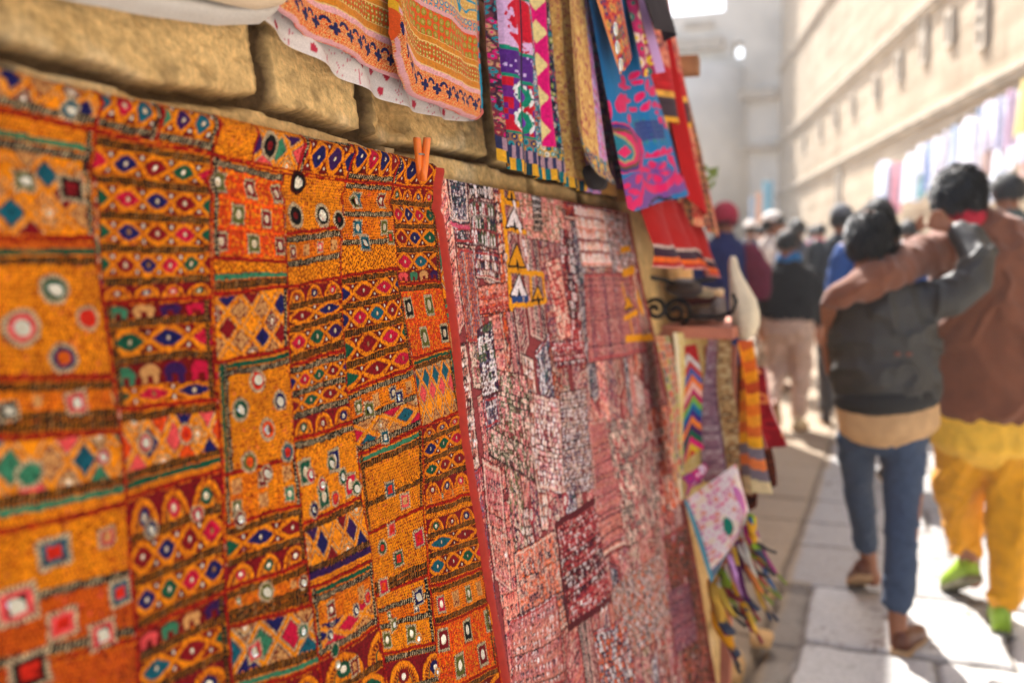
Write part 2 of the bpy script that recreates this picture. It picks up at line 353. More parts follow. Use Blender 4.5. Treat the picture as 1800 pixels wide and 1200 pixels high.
class Lay:
    def __init__(self, a, b, w, h, k):
        self.a, self.b, self.w, self.h, self.k = a, b, w, h, k; n = a.size
        self.C = np.zeros((n, 3)); self.H = np.zeros(n); self.M = np.zeros(n)
        self.field(K['Y'], K['Y2'])
    def put(self, m, c, dh=0., mir=0.):
        self.C[m] = c if np.ndim(c) == 1 else c[m]
        self.H[m] = dh if np.ndim(dh) == 0 else dh[m]
        self.M[m] = mir
    def field(self, c0, c1, m=None, dot=None, per=4.0):
        a, b = self.a, self.b
        n = fbm(a*.05, b*.05, self.k)+.5*fbm(a*.4, b*.4, self.k+5, 2)
        C = mix(c1, c0, np.clip(.5+1.3*n, 0, 1)[:, None])
        j = np.floor(b/per*1.15); u = a/per+.5*(j % 2)+.10*hs(j, self.k); i = np.floor(u)
        d = np.hypot(u-i-.5+.16*(hs(i, j, 1)-.5), b/per*1.15-j-.5+.16*(hs(i, j, 2)-.5))
        hole = (d < .30+.16*(hs(i, j, 3)-.5)) & (hs(i, j, 4) > .08)
        net = np.abs(d-.46) < .09; C[net] = C[net]*1.22; xx = (hs(i, j, 6) > .9) & (d < .36); 
        C[hole] = (dot if dot is not None else K['RD'])*(.35+.9*hs(i, j, 5))[hole][:, None]
        C[xx & ~hole] = K['PK']*.8
        H = .35*np.sin(a*2.1+2*n)*np.sin(b*2.4)+.25*(~hole)
        if m is None: m = np.ones(a.size, bool)
        self.C[m] = C[m]; self.H[m] = H[m]; self.M[m] = 0
    def ladder(self, m, x, d, wd, p=4.0):
        """black band with cream rungs; x runs along, d = distance from the middle"""
        m = m & (np.abs(d) < wd)
        x = x+.5*np.sin(x*.31+self.k)+.35*np.sin(x*1.3)
        f = x/p+.25*d/wd; i = np.floor(f); r = np.abs(f-i-.5)
        rung = (r < .09+.07*hs(i, self.k)+.07*np.round(hs(self.k, 5))) & (np.abs(d) < wd*(.6+.35*hs(i, 3)))
        c = np.where(rung[:, None], mix(K['CR'], K['Y']*.42, np.clip(np.round(hs(self.k, 5))*.8+.3*hs(i, 8, self.k), 0, 1)[:, None]), K['BK'])
        self.put(m, c, np.where(rung, .7, .1))
        
    def seam(self):
        a, b = self.a, self.b
        for d, x in ((a, b), (self.w-a, b), (b, a), (self.h-b, a)):
            f = x/3.6+.2*np.sin(x*.5); i = np.floor(f); r = np.hypot((f-i-.5)*1.5, (d-.4)/2.4)
            m = (d < 2.1); kn = m & (r < .5+.12*hs(i, self.k))
            self.put(m, K['RD']*.8, -.3); self.put(kn, mix(K['SR'], K['RD'], (.7*hs(i, 7, self.k))[:, None]), 1.0-1.2*r**2)
    def cord(self, d, th, c, hh=.9):
        m = np.abs(d) < th; cc = c*(1+.25*np.sin(self.a*1.9+self.b*2.3))[:, None]
        self.put(m, cc, hh*(1-(d/th)**2))
    def eyes(self, b0, b1, n, pal='CM GR MG NV', rev=0):
        a, b = self.a, self.b; hb = (b1-b0)/2; y = (b-(b0+b1)/2)/hb; m = np.abs(y) < 1
        Lc = self.w/max(n, .5); f = a/Lc+.5*(rev % 2); i = np.floor(f); ph = f-i; sn = np.sin(math.pi*ph)
        env = .93*sn**.8; pal = [K[p] for p in pal.split()]
        idx = (i*1+self.k*3+rev) % len(pal)
        self.put(m, K['RD']*(.55+.7*hs(i, 2, rev))[:, None], 0)
        # pearls in the corners
        for sg in (-1, 1):
            fx = a/Lc+.5*(rev % 2); ii = np.round(fx); dp = np.hypot((fx-ii)*Lc, (y-sg*.62)*hb)
            self.put(m & (dp < min(1.7, hb*.24)), K['WH']*.9, 1.1)
        inn = m & (np.abs(y) < env)
        self.put(inn, K['Y'], .45)
        ey = np.abs(y)-.76*np.clip(sn, 0, 1)**1.5+.10
        lens = inn & (ey < 0) & (np.abs(ph-.5) < .38)
        Cp = np.zeros_like(self.C)
        for q, c in enumerate(pal): Cp[idx == q] = c
        Cp *= (.8+.5*hs(np.floor(a*1.4), np.floor(b*1.2), 3))[:, None]
        self.put(lens, Cp, .6)
        de = np.abs(np.abs(y)-env)*hb/np.sqrt(1+(env*0+2.2*np.cos(math.pi*ph)*hb/Lc)**2)
        mm = m & (de < 1.15); self.put(mm, K['Y']*(1.02+.3*np.sin(a*2.4+y*3))[:, None], 1.1*(1-(de/1.15)**2))
        dm = np.hypot((ph-.5)*Lc*.8, y*hb*.8)
        rr = min(2.0, hb*.26); jj = hs(i, rev, 9)
        self.put(inn & (dm < rr*1.0), K['BG']*.5, .9)
        self.put(inn & (dm < rr*.72) & (jj > .15), K['WH'], .2, 1.)
        self.put(m & (np.abs(np.abs(y)-1) < .9/hb), K['Y'], .8); self.chain(m)
    def chain(self, m):
        """dark gaps between the stitches of yellow thread"""
        a, b = self.a, self.b; yl = m & (self.C[:, 0] > .45) & (self.C[:, 2] < .08); f = (a*.93+b*.38+.6*np.sin(b*.9))/2.5; g = (np.abs(f-np.floor(f)-.5) < .13) & (hs(np.floor(f), np.floor(b/2.2), 7) > .25)
        h = (hs(np.floor(a/1.9), np.floor(b/1.9), 11) > .88); self.C[yl & (g | h)] *= np.array([.50, .26, .3]); self.H[yl & g] -= .35
    def squares(self, b0, b1, n, pal='BG BK BG PK'):
        a, b = self.a, self.b; m = (b >= b0) & (b < b1); bc = (b0+b1)/2; Lc = self.w/n; i = np.floor(a/Lc); pal = pal.split()
        r = min(Lc, (b1-b0))*.34
        x = np.abs(a-(i+.5)*Lc); y = np.abs(b-bc); d = np.maximum(x, y)
        for q in range(len(pal)):
            s = m & (i % len(pal) == q)
            if pal[q] == 'BG':
                sp = hs(np.floor(a/1.7), np.floor(b/1.7), 4) > .2
                self.put(s & (d < r) & sp, K['BG'], .6); self.put(s & (d < r) & ~sp, K['RD'], .2)
            else:
                self.spoke(s, a-(i+.5)*Lc, b-bc, r*1.1, K[pal[q]], d)
    def spoke(self, s, x, y, r, c, d, mir=True):
        th = np.arctan2(y, x); fr = th*r*.85/2.4
        self.put(s & (d < r) & (np.abs(fr-np.floor(fr)-.5) < .27), K['CR'], .9)
        self.put(s & (d < r) & (np.abs(fr-np.floor(fr)-.5) >= .27) & (d > r*.72), K['BK'] if r > 3 else K['Y2'], .2)
        self.put(s & (d < r*.76), c, 1.0); e = np.hypot(x, y) if mir else d
        self.put(s & (e < r*.42), K['WH'] if mir else K['RD'], .1, 1. if mir else 0)
    def diam(self, b0, b1, n, pal='BG PK Y GL BG NV', mirq=(1,)):
        a, b = self.a, self.b; m = (b >= b0) & (b < b1); Lc = self.w/n
        nb = max(1, round((b1-b0)/Lc)); Lb = (b1-b0)/nb
        p = a/Lc+(b-b0)/Lb; q = a/Lc-(b-b0)/Lb; i, j = np.floor(p), np.floor(q); x, y = p-i-.5, q-j-.5
        pal = pal.split(); idx = (i*2+j*3+self.k) % len(pal)
        self.put(m, K['RD'], 0)
        d = np.maximum(np.abs(x), np.abs(y))
        for g, nm in enumerate(pal):
            s = m & (idx == g)
            if nm == 'BG':
                sp = hs(np.floor(a/1.7), np.floor(b/1.7), 4) > .2; self.put(s & (d < .32) & sp, K['BG'], .6)
            else: self.put(s & (d < .34), K[nm]*(.8+.5*hs(np.floor(a/1.3), np.floor(b/1.3), 3))[:, None], .5)
            if g in mirq:
                X = (x+y)*.5*Lc; Y = (x-y)*.5*Lb; self.spoke(s, X, Y, min(Lc, Lb)*.24, K[nm], np.hypot(X, Y))
        rg = m & (np.abs(d-.40) < .028); self.put(rg, K['CR']*(.5+.6*hs(np.floor(a/1.6), np.floor(b/1.6)))[:, None], .6)
        e = (.5-d)*min(Lc, Lb)*.7
        zz = np.abs(((a+b*.6)/2.1) % 1-.5) < .34; z = m & (e < 2.6) & (zz | (e < .9)); self.put(z, K['Y']*(1+.3*np.sin((a+b)*1.8))[:, None], 1.0*(1-e/2.6))
    def domes(self, b0, b1, n):
        a, b = self.a, self.b; m = (b >= b0) & (b < b1); Lc = self.w/n; i = np.floor(a/Lc); x = (a-(i+.5)*Lc); y = (b1-b); hb = b1-b0
        self.put(m, K['CM']*(.7+.6*hs(np.floor(a*.7), np.floor(b*.9), 2))[:, None], 0)
        r = np.hypot(x/(Lc*.42), y/(hb*.9)); self.put(m & (r < 1), K['Y'], .8); self.put(m & (np.abs(r-.98) < .07), K['Y']*1.1, 1.2); th = np.arctan2(y/(hb*.9), x/(Lc*.42)); self.put(m & (np.abs(r-.74) < .10) & (np.abs((th*5) % 1-.5) < .3), K['RD'], .4); self.put(m & (np.abs(r-.58) < .03), K['GR'], .6)
        pal = [K[p] for p in 'NV MG GR CM'.split()]; Cp = np.zeros_like(self.C)
        for q, c in enumerate(pal): Cp[(i+self.k) % 4 == q] = c
        self.chain(m); y2 = y-hb*.38; r2 = np.hypot(x/(Lc*.17), y2/(hb*.3)); self.put(m & (r2 < 1), Cp, .5); self.put(m & (r2 < .42), K['WH'], .1, 1.)
    def lace(self, b0, b1, c=None):
        a, b = self.a, self.b; m = (b >= b0) & (b < b1); self.put(m, K['RD']*.8, 0)
        f = np.abs(np.sin(a*.42+.5*np.sin(b*.7)))-np.abs(np.sin(b*.52+.6*np.sin(a*.5)))
        self.put(m & (np.abs(f) < .42), (K['Y'] if c is None else c)*(.85+.4*hs(np.floor(a*.8), np.floor(b*.8)))[:, None], .8)
    def figures(self, b0, b1, n):
        a, b = self.a, self.b; m = (b >= b0) & (b < b1); Lc = self.w/n; i = np.floor(a/Lc); x = (a-(i+.5)*Lc)/Lc; y = (b1-b)/(b1-b0)
        self.put(m, K['RD'], 0); pal = [K[p] for p in 'PK GL BG PU MG'.split()]; Cp = np.zeros_like(self.C)
        for q, c in enumerate(pal): Cp[(i+self.k) % 5 == q] = c
        body = (np.hypot(x/.42, (y-.5)/.42) < 1) & ((y > .42) | (np.abs(np.abs(x)-.22) < .1)) | ((y < .5) & (y > .06) & (np.abs(np.abs(x)-.24) < .11))
        self.put(m & body, Cp, .6)
    def checker(self, b0, b1, n, base='OR', pal='OL OL BK OL CM'):
        a, b = self.a, self.b; m = (b >= b0) & (b < b1); Lc = self.w/n; nb = max(1, round((b1-b0)/Lc)); Lb = (b1-b0)/nb
        self.field(K[base]*1.05, K[base]*.8, m, K['CM'], 3.6)
        i, j = np.floor(a/Lc), np.floor((b-b0)/Lb); x, y = a-(i+.5)*Lc, b-b0-(j+.5)*Lb; d = np.maximum(np.abs(x), np.abs(y))
        g = np.minimum(Lc/2-np.abs(x), Lb/2-np.abs(y)); yd = m & (hs(np.floor(a/2.6), np.floor(b/2.6), 5) > .72); self.C[yd] = K['Y']*.9; self.put(m & (g < .6), K['Y'] if base != 'OR' else K['OR']*1.3, .7)
        pal = pal.split(); r = min(Lc, Lb)*.40; pk = np.floor(hs(i, j, self.k)*len(pal))
        for q, nm in enumerate(pal): self.spoke(m & ((i+j) % 2 == 0) & (pk == q), x, y, r, K[nm], d)
    def run(self, rows, frame=''):
        toks = [t for t in rows.split()]; ws = []
        for t in toks:
            w = t[1:].split(':')[0]; ws.append(float(w or 1))
        fixed = {'g': 7.0, 'w': 7.6, 'v': 7.0}
        b = 0; tot = self.h-6
        fx = sum(fixed[t[0]] for t in toks if t[0] in fixed); fx = min(fx, tot*.7)
        ff = fx/max(1e-6, sum(fixed[t[0]] for t in toks if t[0] in fixed)) if fx else 1
        rest = sum(w for w, t in zip(ws, toks) if t[0] not in fixed) or 1
        b = 3.
        for n, (t, w) in enumerate(zip(toks, ws)):
            hgt = fixed[t[0]]*ff if t[0] in fixed else (tot-fx)*w/rest
            ar = t.split(':')[1:]; c = t[0]; b0, b1 = b, b+hgt; b = b1; inb = (self.b >= b0) & (self.b < b1)
            if c == 'g':
                col = K[ar[0]] if ar else K['GL']; self.put(inb & (np.abs(self.b-(b0+b1)/2) < hgt*.36), col*(.75+.6*hs(np.floor(self.a*.8), np.floor(self.b), 3))[:, None], .7)
            elif c == 'w': self.ladder(inb, self.a, self.b-(b0+b1)/2, hgt*.46)
            elif c == 'v': self.put(inb, K['PU']*(.6+.8*hs(np.floor(self.a*.6), np.floor(self.b), 3))[:, None], .5)
            elif c == 'e': self.eyes(b0, b1, float(ar[0]), ar[1].replace('-', ' ') if len(ar) > 1 else 'CM GR MG NV', n)
            elif c == 'q': self.squares(b0, b1, float(ar[0]), ar[1].replace('-', ' ') if len(ar) > 1 else 'BG BK BG PK')
            elif c == 'd': self.diam(b0, b1, float(ar[0]), ar[1].replace('-', ' ') if len(ar) > 1 else 'BG PK Y GL BG NV')
            elif c == 'o': self.domes(b0, b1, float(ar[0]))
            elif c == 'l': self.lace(b0, b1)
            elif c == 'F': self.figures(b0, b1, float(ar[0]))
            elif c == 'c': self.checker(b0, b1, float(ar[0]), ar[1] if len(ar) > 1 else 'OR', ar[2].replace('-', ' ') if len(ar) > 2 else 'OL OL BK OL CM')
            elif c == 'r': self.field(K[ar[0]], K[ar[0]]*.7, inb, K['CM'])
        o = 3.
        for ch in frame:
            d = {'l': self.a, 'r': self.w-self.a, 't': self.b, 'b': self.h-self.b}.get(ch.lower()); x = self.b if ch.lower() in 'lr' else self.a
            if d is None: continue
            if ch.isupper(): self.put((d > 4) & (d < 8.5), K['GR']*(.8+.5*hs(np.floor(x*.8), 3))[:, None], .7); self.ladder(d < 17, x, d-12.6, 3.0)
            else: self.ladder(d < 11, x, d-6.6, 2.9)
# ------------------------------------------------------------------ the orange mirror-work cover
def poly_at(pts, z, off=OCO):
    """y along the wall of an edge given as photo sight-lines, at height z"""
    q = np.array([wyz(*p, off) for p in pts]); o = np.argsort(q[:, 1]); return np.interp(z, q[o, 1], q[o, 0])
OC_TOP = wyz(300, 196, .044)[1]-.006
EDGE = [(765, 300), (783, 420), (806, 600), (823, 780), (850, 950), (893, 1198)]
z0 = .42
DZ = .00125
nv = int((OC_TOP-z0)/DZ); vz = np.linspace(z0, OC_TOP, nv)
vz = np.concatenate([np.arange(z0, .66, .004), np.arange(.66, OC_TOP, DZ)]); nv = len(vz)
NA = 26; rr = .013; an = np.linspace(0, math.pi*.95, NA)[1:]; vzf = np.concatenate([vz, OC_TOP+rr*an])
ul = 0; yl0 = .26
ncol = 860; su = np.concatenate([np.linspace(0, .22, 60)[:-1], np.linspace(.22, 1, ncol)])
yr = poly_at(EDGE, vzf)
Yc = yl0+su[None, :]*(yr[:, None]-yl0); Zc = np.repeat(vzf[:, None], len(su), 1)
cl = Cloth(Yc, Zc, K['Y'], 5)
rng = random.Random(4)
ROWS = ['w e3:3 w e3:3 w e3:3 w', 'w d6:2 w g', 'g w q4:3 w l2', 'c9:4', 'w o3:2 w e3:3 w', 'w q3:3 w d5:2 g']
y = yl0                                                        # what lies out of the photo, left of it and below
while y < 1.5:
    wq = .12+.03*rng.random(); z = OC_TOP-.05
    while z > z0-.1:
        hq = .11+.05*rng.random(); cl.patch([(y, z), (y+wq, z), (y+wq, z-hq), (y, z-hq)], rng.choice(ROWS), k=int(rng.random()*90)); z -= hq
    y += wq
def pq(*c, off=OCO): return [wyz(c[i], c[i+1], off) for i in range(0, 8, 2)]
PAT = [
 # border strip rolled over the line
 ((-60, 62, 172, 118, 172, 230, -60, 180), 'w d9:4:BG-CM-Y-NV w', ''),
 ((172, 118, 275, 158, 275, 250, 172, 230), 'w e5:3:CM-TE-MG-TE w', 'r'),
 ((275, 158, 370, 182, 370, 272, 275, 250), 'w e5:3:TE-CM-GL-PU w', 'r'),
 ((370, 182, 440, 202, 440, 287, 370, 272), 'l1 r3:Y l1', ''),
 ((440, 202, 530, 222, 530, 305, 440, 287), 'r1:Y d3:2:PK-Y-PU-GL', ''),
 ((530, 222, 612, 238, 612, 318, 530, 305), 'w e5:3:NV-MG-NV-PU', 'l'),
 ((612, 238, 690, 254, 690, 325, 612, 318), 'e5:4:CM-NV-MG-NV w', ''),
 ((690, 254, 772, 271, 772, 331, 690, 325), 'w e5:3:NV-CM-MG-NV', 'l'),
 # first column
 ((-60, 180, 172, 230, 177, 420, -60, 415), 'r1:Y g w d6:3.4:BG-Y-TE-Y-CM-Y', 'r'),
 ((-60, 415, 177, 420, 205, 663, -60, 663), 'r.5:Y2 g:GR w r9:Y', ''),
 ((-60, 663, 205, 663, 217, 758, -60, 772), 'w q4:3.5:BK-BG-PK-BG w w', ''),
 ((-60, 772, 217, 758, 226, 885, -60, 948), 'd6:4.4:GL-BG-PK-Y-TE-BG w g r1:Y', ''),
 ((-60, 948, 226, 885, 244, 1120, -60, 1200), 'r.5:Y l1 r4:Y w r4:Y2 w', ''),
 ((-60, 1200, 244, 1120, 252, 1300, -60, 1400), 'r4:Y2 w r4:Y', ''),
 # second column
 ((172, 230, 370, 272, 376, 520, 190, 535), 'w e3:4 w e3:4:GR-MG-NV-CM w e3:4:CM-MG-GR-NV w e3:5:GR-CM-NV-MG w o1.6:4', ''),
 ((190, 535, 376, 520, 388, 702, 214, 722), 'F1.4:4 w e3:2.6:NV-MG-GR w F2.6:4 e2:2.5:MG-NV-GR', 'rl'),
 ((214, 722, 388, 702, 397, 825, 226, 880), 'w d7:4:PK-Y-OR-NV w g:GR r.6:Y', ''),
 ((226, 880, 397, 825, 408, 1040, 243, 1110), 'o3:3 w e3:4:CM-MG-CM-NV w e3:4:MG-NV-GR w', ''),
 ((243, 1110, 408, 1040, 424, 1210, 252, 1290), 'F2:4 w e3:2.5:CM-GR-TE w o3:2', 'r'),
 # third column
 ((370, 272, 505, 303, 509, 460, 376, 455), 'w c9:5:OR', 'l'),
 ((376, 455, 509, 460, 511, 502, 378, 517), 'l1.2 g w', ''),
 ((378, 517, 511, 502, 510, 612, 386, 636), 'd5:3.4:BG-CM-Y-CM-NV-BG', 'r'),
 ((386, 636, 510, 612, 524, 800, 398, 838), 'r9:Y', 'TL'),
 ((398, 838, 524, 800, 530, 885, 404, 925), 'q3:3:BG-CM-BG q3:3:OL-BG-GL', 'lr'),
 ((404, 925, 530, 885, 540, 985, 408, 1040), 'w e3:2.4:CM-GR-NV w o2.4:3', 'r'),
 ((408, 1040, 540, 985, 548, 1062, 414, 1105), 'w q3:3:OL-BG-BG w w', ''),
 ((414, 1105, 548, 1062, 562, 1170, 424, 1222), 'd6:2.8:NV-BG-MG-GL-TE-BG w g', ''),
 ((424, 1222, 562, 1170, 572, 1300, 432, 1340), 'o3:3 w e3:3 w', ''),
 # fourth column
 ((505, 303, 612, 318, 608, 400, 509, 412), 'r1:Y', ''),
 ((509, 412, 608, 400, 607, 486, 510, 505), 'w q3:4:CM-BG-PK-BG w l3', ''),
 ((510, 505, 607, 486, 619, 612, 510, 645), 'o2.4:3 w e2.4:2:NV-CM w e3:3:PU-MG-GR w', ''),
 ((510, 645, 619, 612, 634, 740, 515, 775), 'w e3:4:MG-GR-CM-NV w e2.6:3:CM-GR-CM w o2.6:3', ''),
 ((515, 775, 634, 740, 645, 875, 531, 918), 'w l1 c9:4.2:Y:GR-MG-NV-GR', ''),
 ((531, 918, 645, 875, 664, 985, 545, 1035), 'w d6:4:NV-Y-CM-Y-PU-Y w v r.8:Y', ''),
 ((545, 1035, 664, 985, 676, 1100, 560, 1160), 'g:GR w q3:2:CM-BG d3:2:MG-NV-BG w', 'lr'),
 ((560, 1160, 676, 1100, 690, 1240, 575, 1290), 'o3:1.4 w e3:2 w', ''),
 # fifth column
 ((612, 318, 690, 325, 703, 472, 607, 486), 'w q3.4:2:TE-CM w q3:2:TE-OL w l3', ''),
 ((607, 486, 703, 472, 727, 642, 619, 690), 'w e3:3:MG-NV-CM w e3:4:MG-TE-CM-NV w e3:3:CM-MG-GR w e2.4:2.4:MG-GR-CM', 'r'),
 ((619, 690, 727, 642, 741, 750, 638, 800), 'w q3.4:4:OL-BG-NV-BG w d4:2.6:MG-BG-TE-BG w', ''),
 ((638, 800, 741, 750, 743, 890, 655, 940), 'g w r4:Y l1 w r4:Y', 'lr'),
 ((655, 940, 743, 890, 752, 1010, 670, 1050), 'r6:Y w w', ''),
 ((670, 1050, 752, 1010, 768, 1130, 682, 1150), 'r2:Y w q2:2:OL-NV w c4:4:Y', 'r'),
 ((682, 1150, 768, 1130, 780, 1240, 700, 1280), 'w o3:1.6 w e3:2', ''),
 # sixth column
 ((690, 325, 772, 331, 786, 495, 703, 498), 'o2:4 w e3:4:MG-NV-MG-GR w e3:3:GR-CM-NV w e3:2.6:MG-TE-CM F1.6:4', 'r'),
 ((703, 498, 786, 495, 804, 612, 727, 630), 'w c9:4:OR', ''),
 ((727, 630, 804, 612, 822, 722, 741, 752), 'r.6:Y d5:4:PK-BG-Y-TE-BG', 'TR'),
 ((741, 752, 822, 722, 836, 868, 745, 892), 'o2:3 w e3:3:GR-MG-NV w e3:3:CM-GR-CM w o2.4:3 q1.4:4:BG-GR-BG', ''),
 ((745, 892, 836, 868, 856, 1000, 754, 1030), 'w l1 o2.6:3 w e2.6:2:TE-CM w e3:3.4:TE-CM-GR-MG w', ''),
 ((754, 1030, 856, 1000, 866, 1062, 764, 1100), 'w q3:4:MG-BG-OL-BG w', ''),
 ((764, 1100, 866, 1062, 884, 1170, 774, 1215), 'c9:4.6:OR', 'r'),
 ((774, 1215, 884, 1170, 905, 1300, 790, 1350), 'w e3:2 w e3:3 w', ''),
]
for n, (q, rows, fr) in enumerate(PAT): cl.patch(pq(*q), rows, fr, True, n*3+1)
# round and square mirror rosettes worked over the patches
MIRRORS = []
def rosette(px, py, rpx, ring, centre='mir', sq=False, rim='CR', core=.46):
    c = wyz(px, py, OCO); d = abs(wal(px, py, OCO)@_f-CAM@_f); r = rpx*d/F*1.0
    asp = 1.28 if px < 250 else 1.08; x, y = (cl.Uw-c[0])/asp, cl.Vw-c[1]; ix = np.nonzero((np.abs(x) < r*1.5) & (np.abs(y) < r*1.5))[0]; x, y = x[ix], y[ix]
    if not len(ix): return
    e = np.maximum(np.abs(x), np.abs(y)) if sq else np.hypot(x, y); th = np.arctan2(y, x); f = th*r*1000*.9/2.7; fr = np.abs(f-np.floor(f)-.5)
    a = (e < r*1.04)
    cl.C[ix[a]] = np.where((fr[a] < .28)[:, None], K[rim], K['RD']*.6); cl.H[ix[a]] = np.where(fr[a] < .28, 1.1, .2); cl.M[ix[a]] = 0
    b = e < r*.76; cl.C[ix[b]] = K[ring]*(.8+.45*hs(np.floor(th[b]*16), np.floor(e[b]*2000)))[:, None]; cl.H[ix[b]] = 1.5-2*np.abs(e[b]/r-.6); cl.M[ix[b]] = 0
    g = e < r*core
    if centre == 'mir':
        cl.C[ix[g]] = K['BK']; cl.H[ix[g]] = .2; MIRRORS.append((c[0], c[1], r*core*1.02, sq, asp))
    else:
        cl.C[ix[g]] = K[centre]*(.6+.8*hs(np.floor(x[g]*900), np.floor(y[g]*900)))[:, None]; cl.H[ix[g]] = .6
for a in ((98, 508, 27, 'GR'), (38, 576, 32, 'PK'), (158, 560, 22, 'SR', 'SR'), (112, 629, 25, 'NV', 'Y2'), (452, 667, 20, 'SR'), (491, 705, 18, 'NV'), (426, 719, 20, 'GR'),
          (469, 755, 19, 'OR'), (505, 795, 17, 'TE', 'SR'), (440, 812, 19, 'OL', 'OR'), (533, 322, 21, 'BK', 'WH', False, 'BK', .5), (529, 381, 23, 'BK', 'RD', False, 'CR', .3),
          (576, 380, 21, 'BK', 'WH', False, 'CR', .5), (604, 387, 16, 'BK', 'RD', False, 'CR', .3), (467, 257, 24, 'BK', 'CM', False, 'CR', .3), (119, 194, 19, 'TE'), (735, 300, 9, 'NV', 'WH'),
          (95, 970, 27, 'TE', 'SR', True), (187, 942, 17, 'MG', 'BG', True), (212, 1040, 22, 'TE', 'SR', True), (32, 1064, 32, 'PK', 'mir', True), (109, 1096, 26, 'PK', 'SR', True),
          (179, 1114, 24, 'PK', 'mir', True), (55, 1178, 32, 'BK', 'SR', True), (46, 318, 19, 'OL', 'mir', True), (133, 332, 24, 'BK', 'CM', True), (53, 832, 24, 'GL', 'GL'),
          (14, 722, 17, 'BK', 'mir', True), (134, 708, 20, 'PK', 'mir', True), (181, 803, 15, 'MG'), (263, 778, 19, 'MG'), (337, 762, 19, 'OR', 'SR'), (630, 354, 13, 'OL'),
          (645, 426, 15, 'TE', 'mir', True), (688, 418, 12, 'OL', 'SR', True), (690, 860, 14, 'TE', 'SR', True), (714, 880, 14, 'PK', 'BG', True), (694, 930, 12, 'PK', 'SR', True), (680, 962, 14, 'GR', 'SR'),
          (706, 980, 14, 'GR', 'SR', True), (736, 944, 16, 'MG', 'SR', True), (683, 1030, 15, 'MG', 'OR', True), (737, 1048, 15, 'NV', 'mir', True), (630, 1072, 12, 'NV'), (654, 1052, 13, 'MG', 'OR'),
          (580, 1115, 11, 'NV'), (588, 1142, 13, 'GR', 'GR'), (624, 1170, 15, 'CM', 'BG', True), (593, 1168, 9, 'CR'), (655, 720, 14, 'OL', 'mir', True), (702, 698, 13, 'NV', 'mir', True), (680, 768, 12, 'TE', 'mir', True),
          (473, 1040, 18, 'OL'), (533, 1023, 12, 'RD'), (456, 1146, 18, 'PK', 'mir', True), (533, 1108, 15, 'GL'), (428, 912, 15, 'CM'), (470, 832, 16, 'CM'), (272, 932, 17, 'NV'), (357, 905, 16, 'MG'), (700, 1098, 11, 'OL', 'mir', True),
          (739, 1122, 10, 'Y'), (770, 1180, 9, 'Y'), (545, 833, 14, 'MG'), (588, 815, 15, 'GR'), (568, 851, 13, 'MG'), (610, 838, 15, 'GR'), (635, 859, 15, 'GR'), (594, 876, 13, 'MG', 'OR'), (551, 894, 14, 'NV')):
    rosette(*a)
cl.stitch(); cl.C = .95*np.clip(cl.C, 0, 1)**1.16*(1-cl.M[:, None])+cl.C*cl.M[:, None]
# cloth body: gentle sag and ripples, rolled over the line along its top
Hm = cl.H.reshape(Yc.shape)*.00085
t = np.clip((OC_TOP-Zc)/.05, 0, 1)
off = .030+.012*(1-t)**2*np.sign(1)+.007*fbm(Yc*5, Zc*3, 60, 3)+.004*np.sin(Yc*21+2*Zc)+.003*fbm(Yc*16, Zc*22, 61, 3)
sl = sm(.012, .0, np.abs(Zc-(OC_TOP-.052)))*.004
off = off-sl+Hm; nb = len(vz)
P = np.stack([wx(Zc, off), Yc, Zc], -1); A_ = an[:, None]       # the last rows roll over the line
e = P[nb-1]; P[nb:, :, 0] = e[None, :, 0]-rr*(1-np.cos(A_))+Hm[nb:]*np.cos(A_); P[nb:, :, 2] = e[None, :, 2]+rr*np.sin(A_)+Hm[nb:]*np.sin(A_)+.004*fbm(Yc[nb:]*14, A_*2, 5)
Cc = cl.C.reshape(Yc.shape+(3,)); Mc = cl.M.reshape(Yc.shape)
oc = empty('mirror_work_cloth', (-.65, .9, OC_TOP), 'orange and yellow mirror embroidered patchwork cloth hung over a line on the wall', 'textile')
grid('patchwork', P, M_EMB, oc, Cc, Mc, flip=False)
# mirrors: little cut glass pieces caught by the rosettes
def off_at(y, z):
    return float(.030+.012*(1-min(1, (OC_TOP-z)/.05))**2+.007*fbm(np.array(y*5), np.array(z*3), 60, 3)+.004*math.sin(y*21+2*z)+.003*fbm(np.array(y*16), np.array(z*22), 61, 3))
mr = random.Random(12)
MIRRORS.sort(key=lambda m: -m[2])
for y, z, r, sq, asp in MIRRORS[:95]:
    bm = bmesh.new(); n = 4 if sq else 14; tilt = (mr.uniform(-.2, .2), mr.uniform(-.42, .02))
    rings = []
    for rad, h in ((1.05, -.0006), (1.0, .0006), (.55, .0010)):
        ring = []
        for k in range(16):
            a = 2*math.pi*k/16+.4; q = 1.0
            if sq: q = .92/max(abs(math.cos(a-.0)), abs(math.sin(a)))**.8
            q *= mr.uniform(.95, 1.03); u, v = math.cos(a)*r*rad*q*asp, math.sin(a)*r*rad*q
            ring.append(bm.verts.new((wx(z+v, off_at(y, z)+.0009+h+tilt[0]*u+tilt[1]*v), y+u, z+v)))
        rings.append(ring)
    for i in range(2):
        for k in range(16): bm.faces.new((rings[i][k], rings[i][(k+1) % 16], rings[i+1][(k+1) % 16], rings[i+1][k]))
    bm.faces.new(rings[2]); bmesh.ops.recalc_face_normals(bm, faces=bm.faces)
    bm_obj('mirror', bm, M_MIRROR, oc)
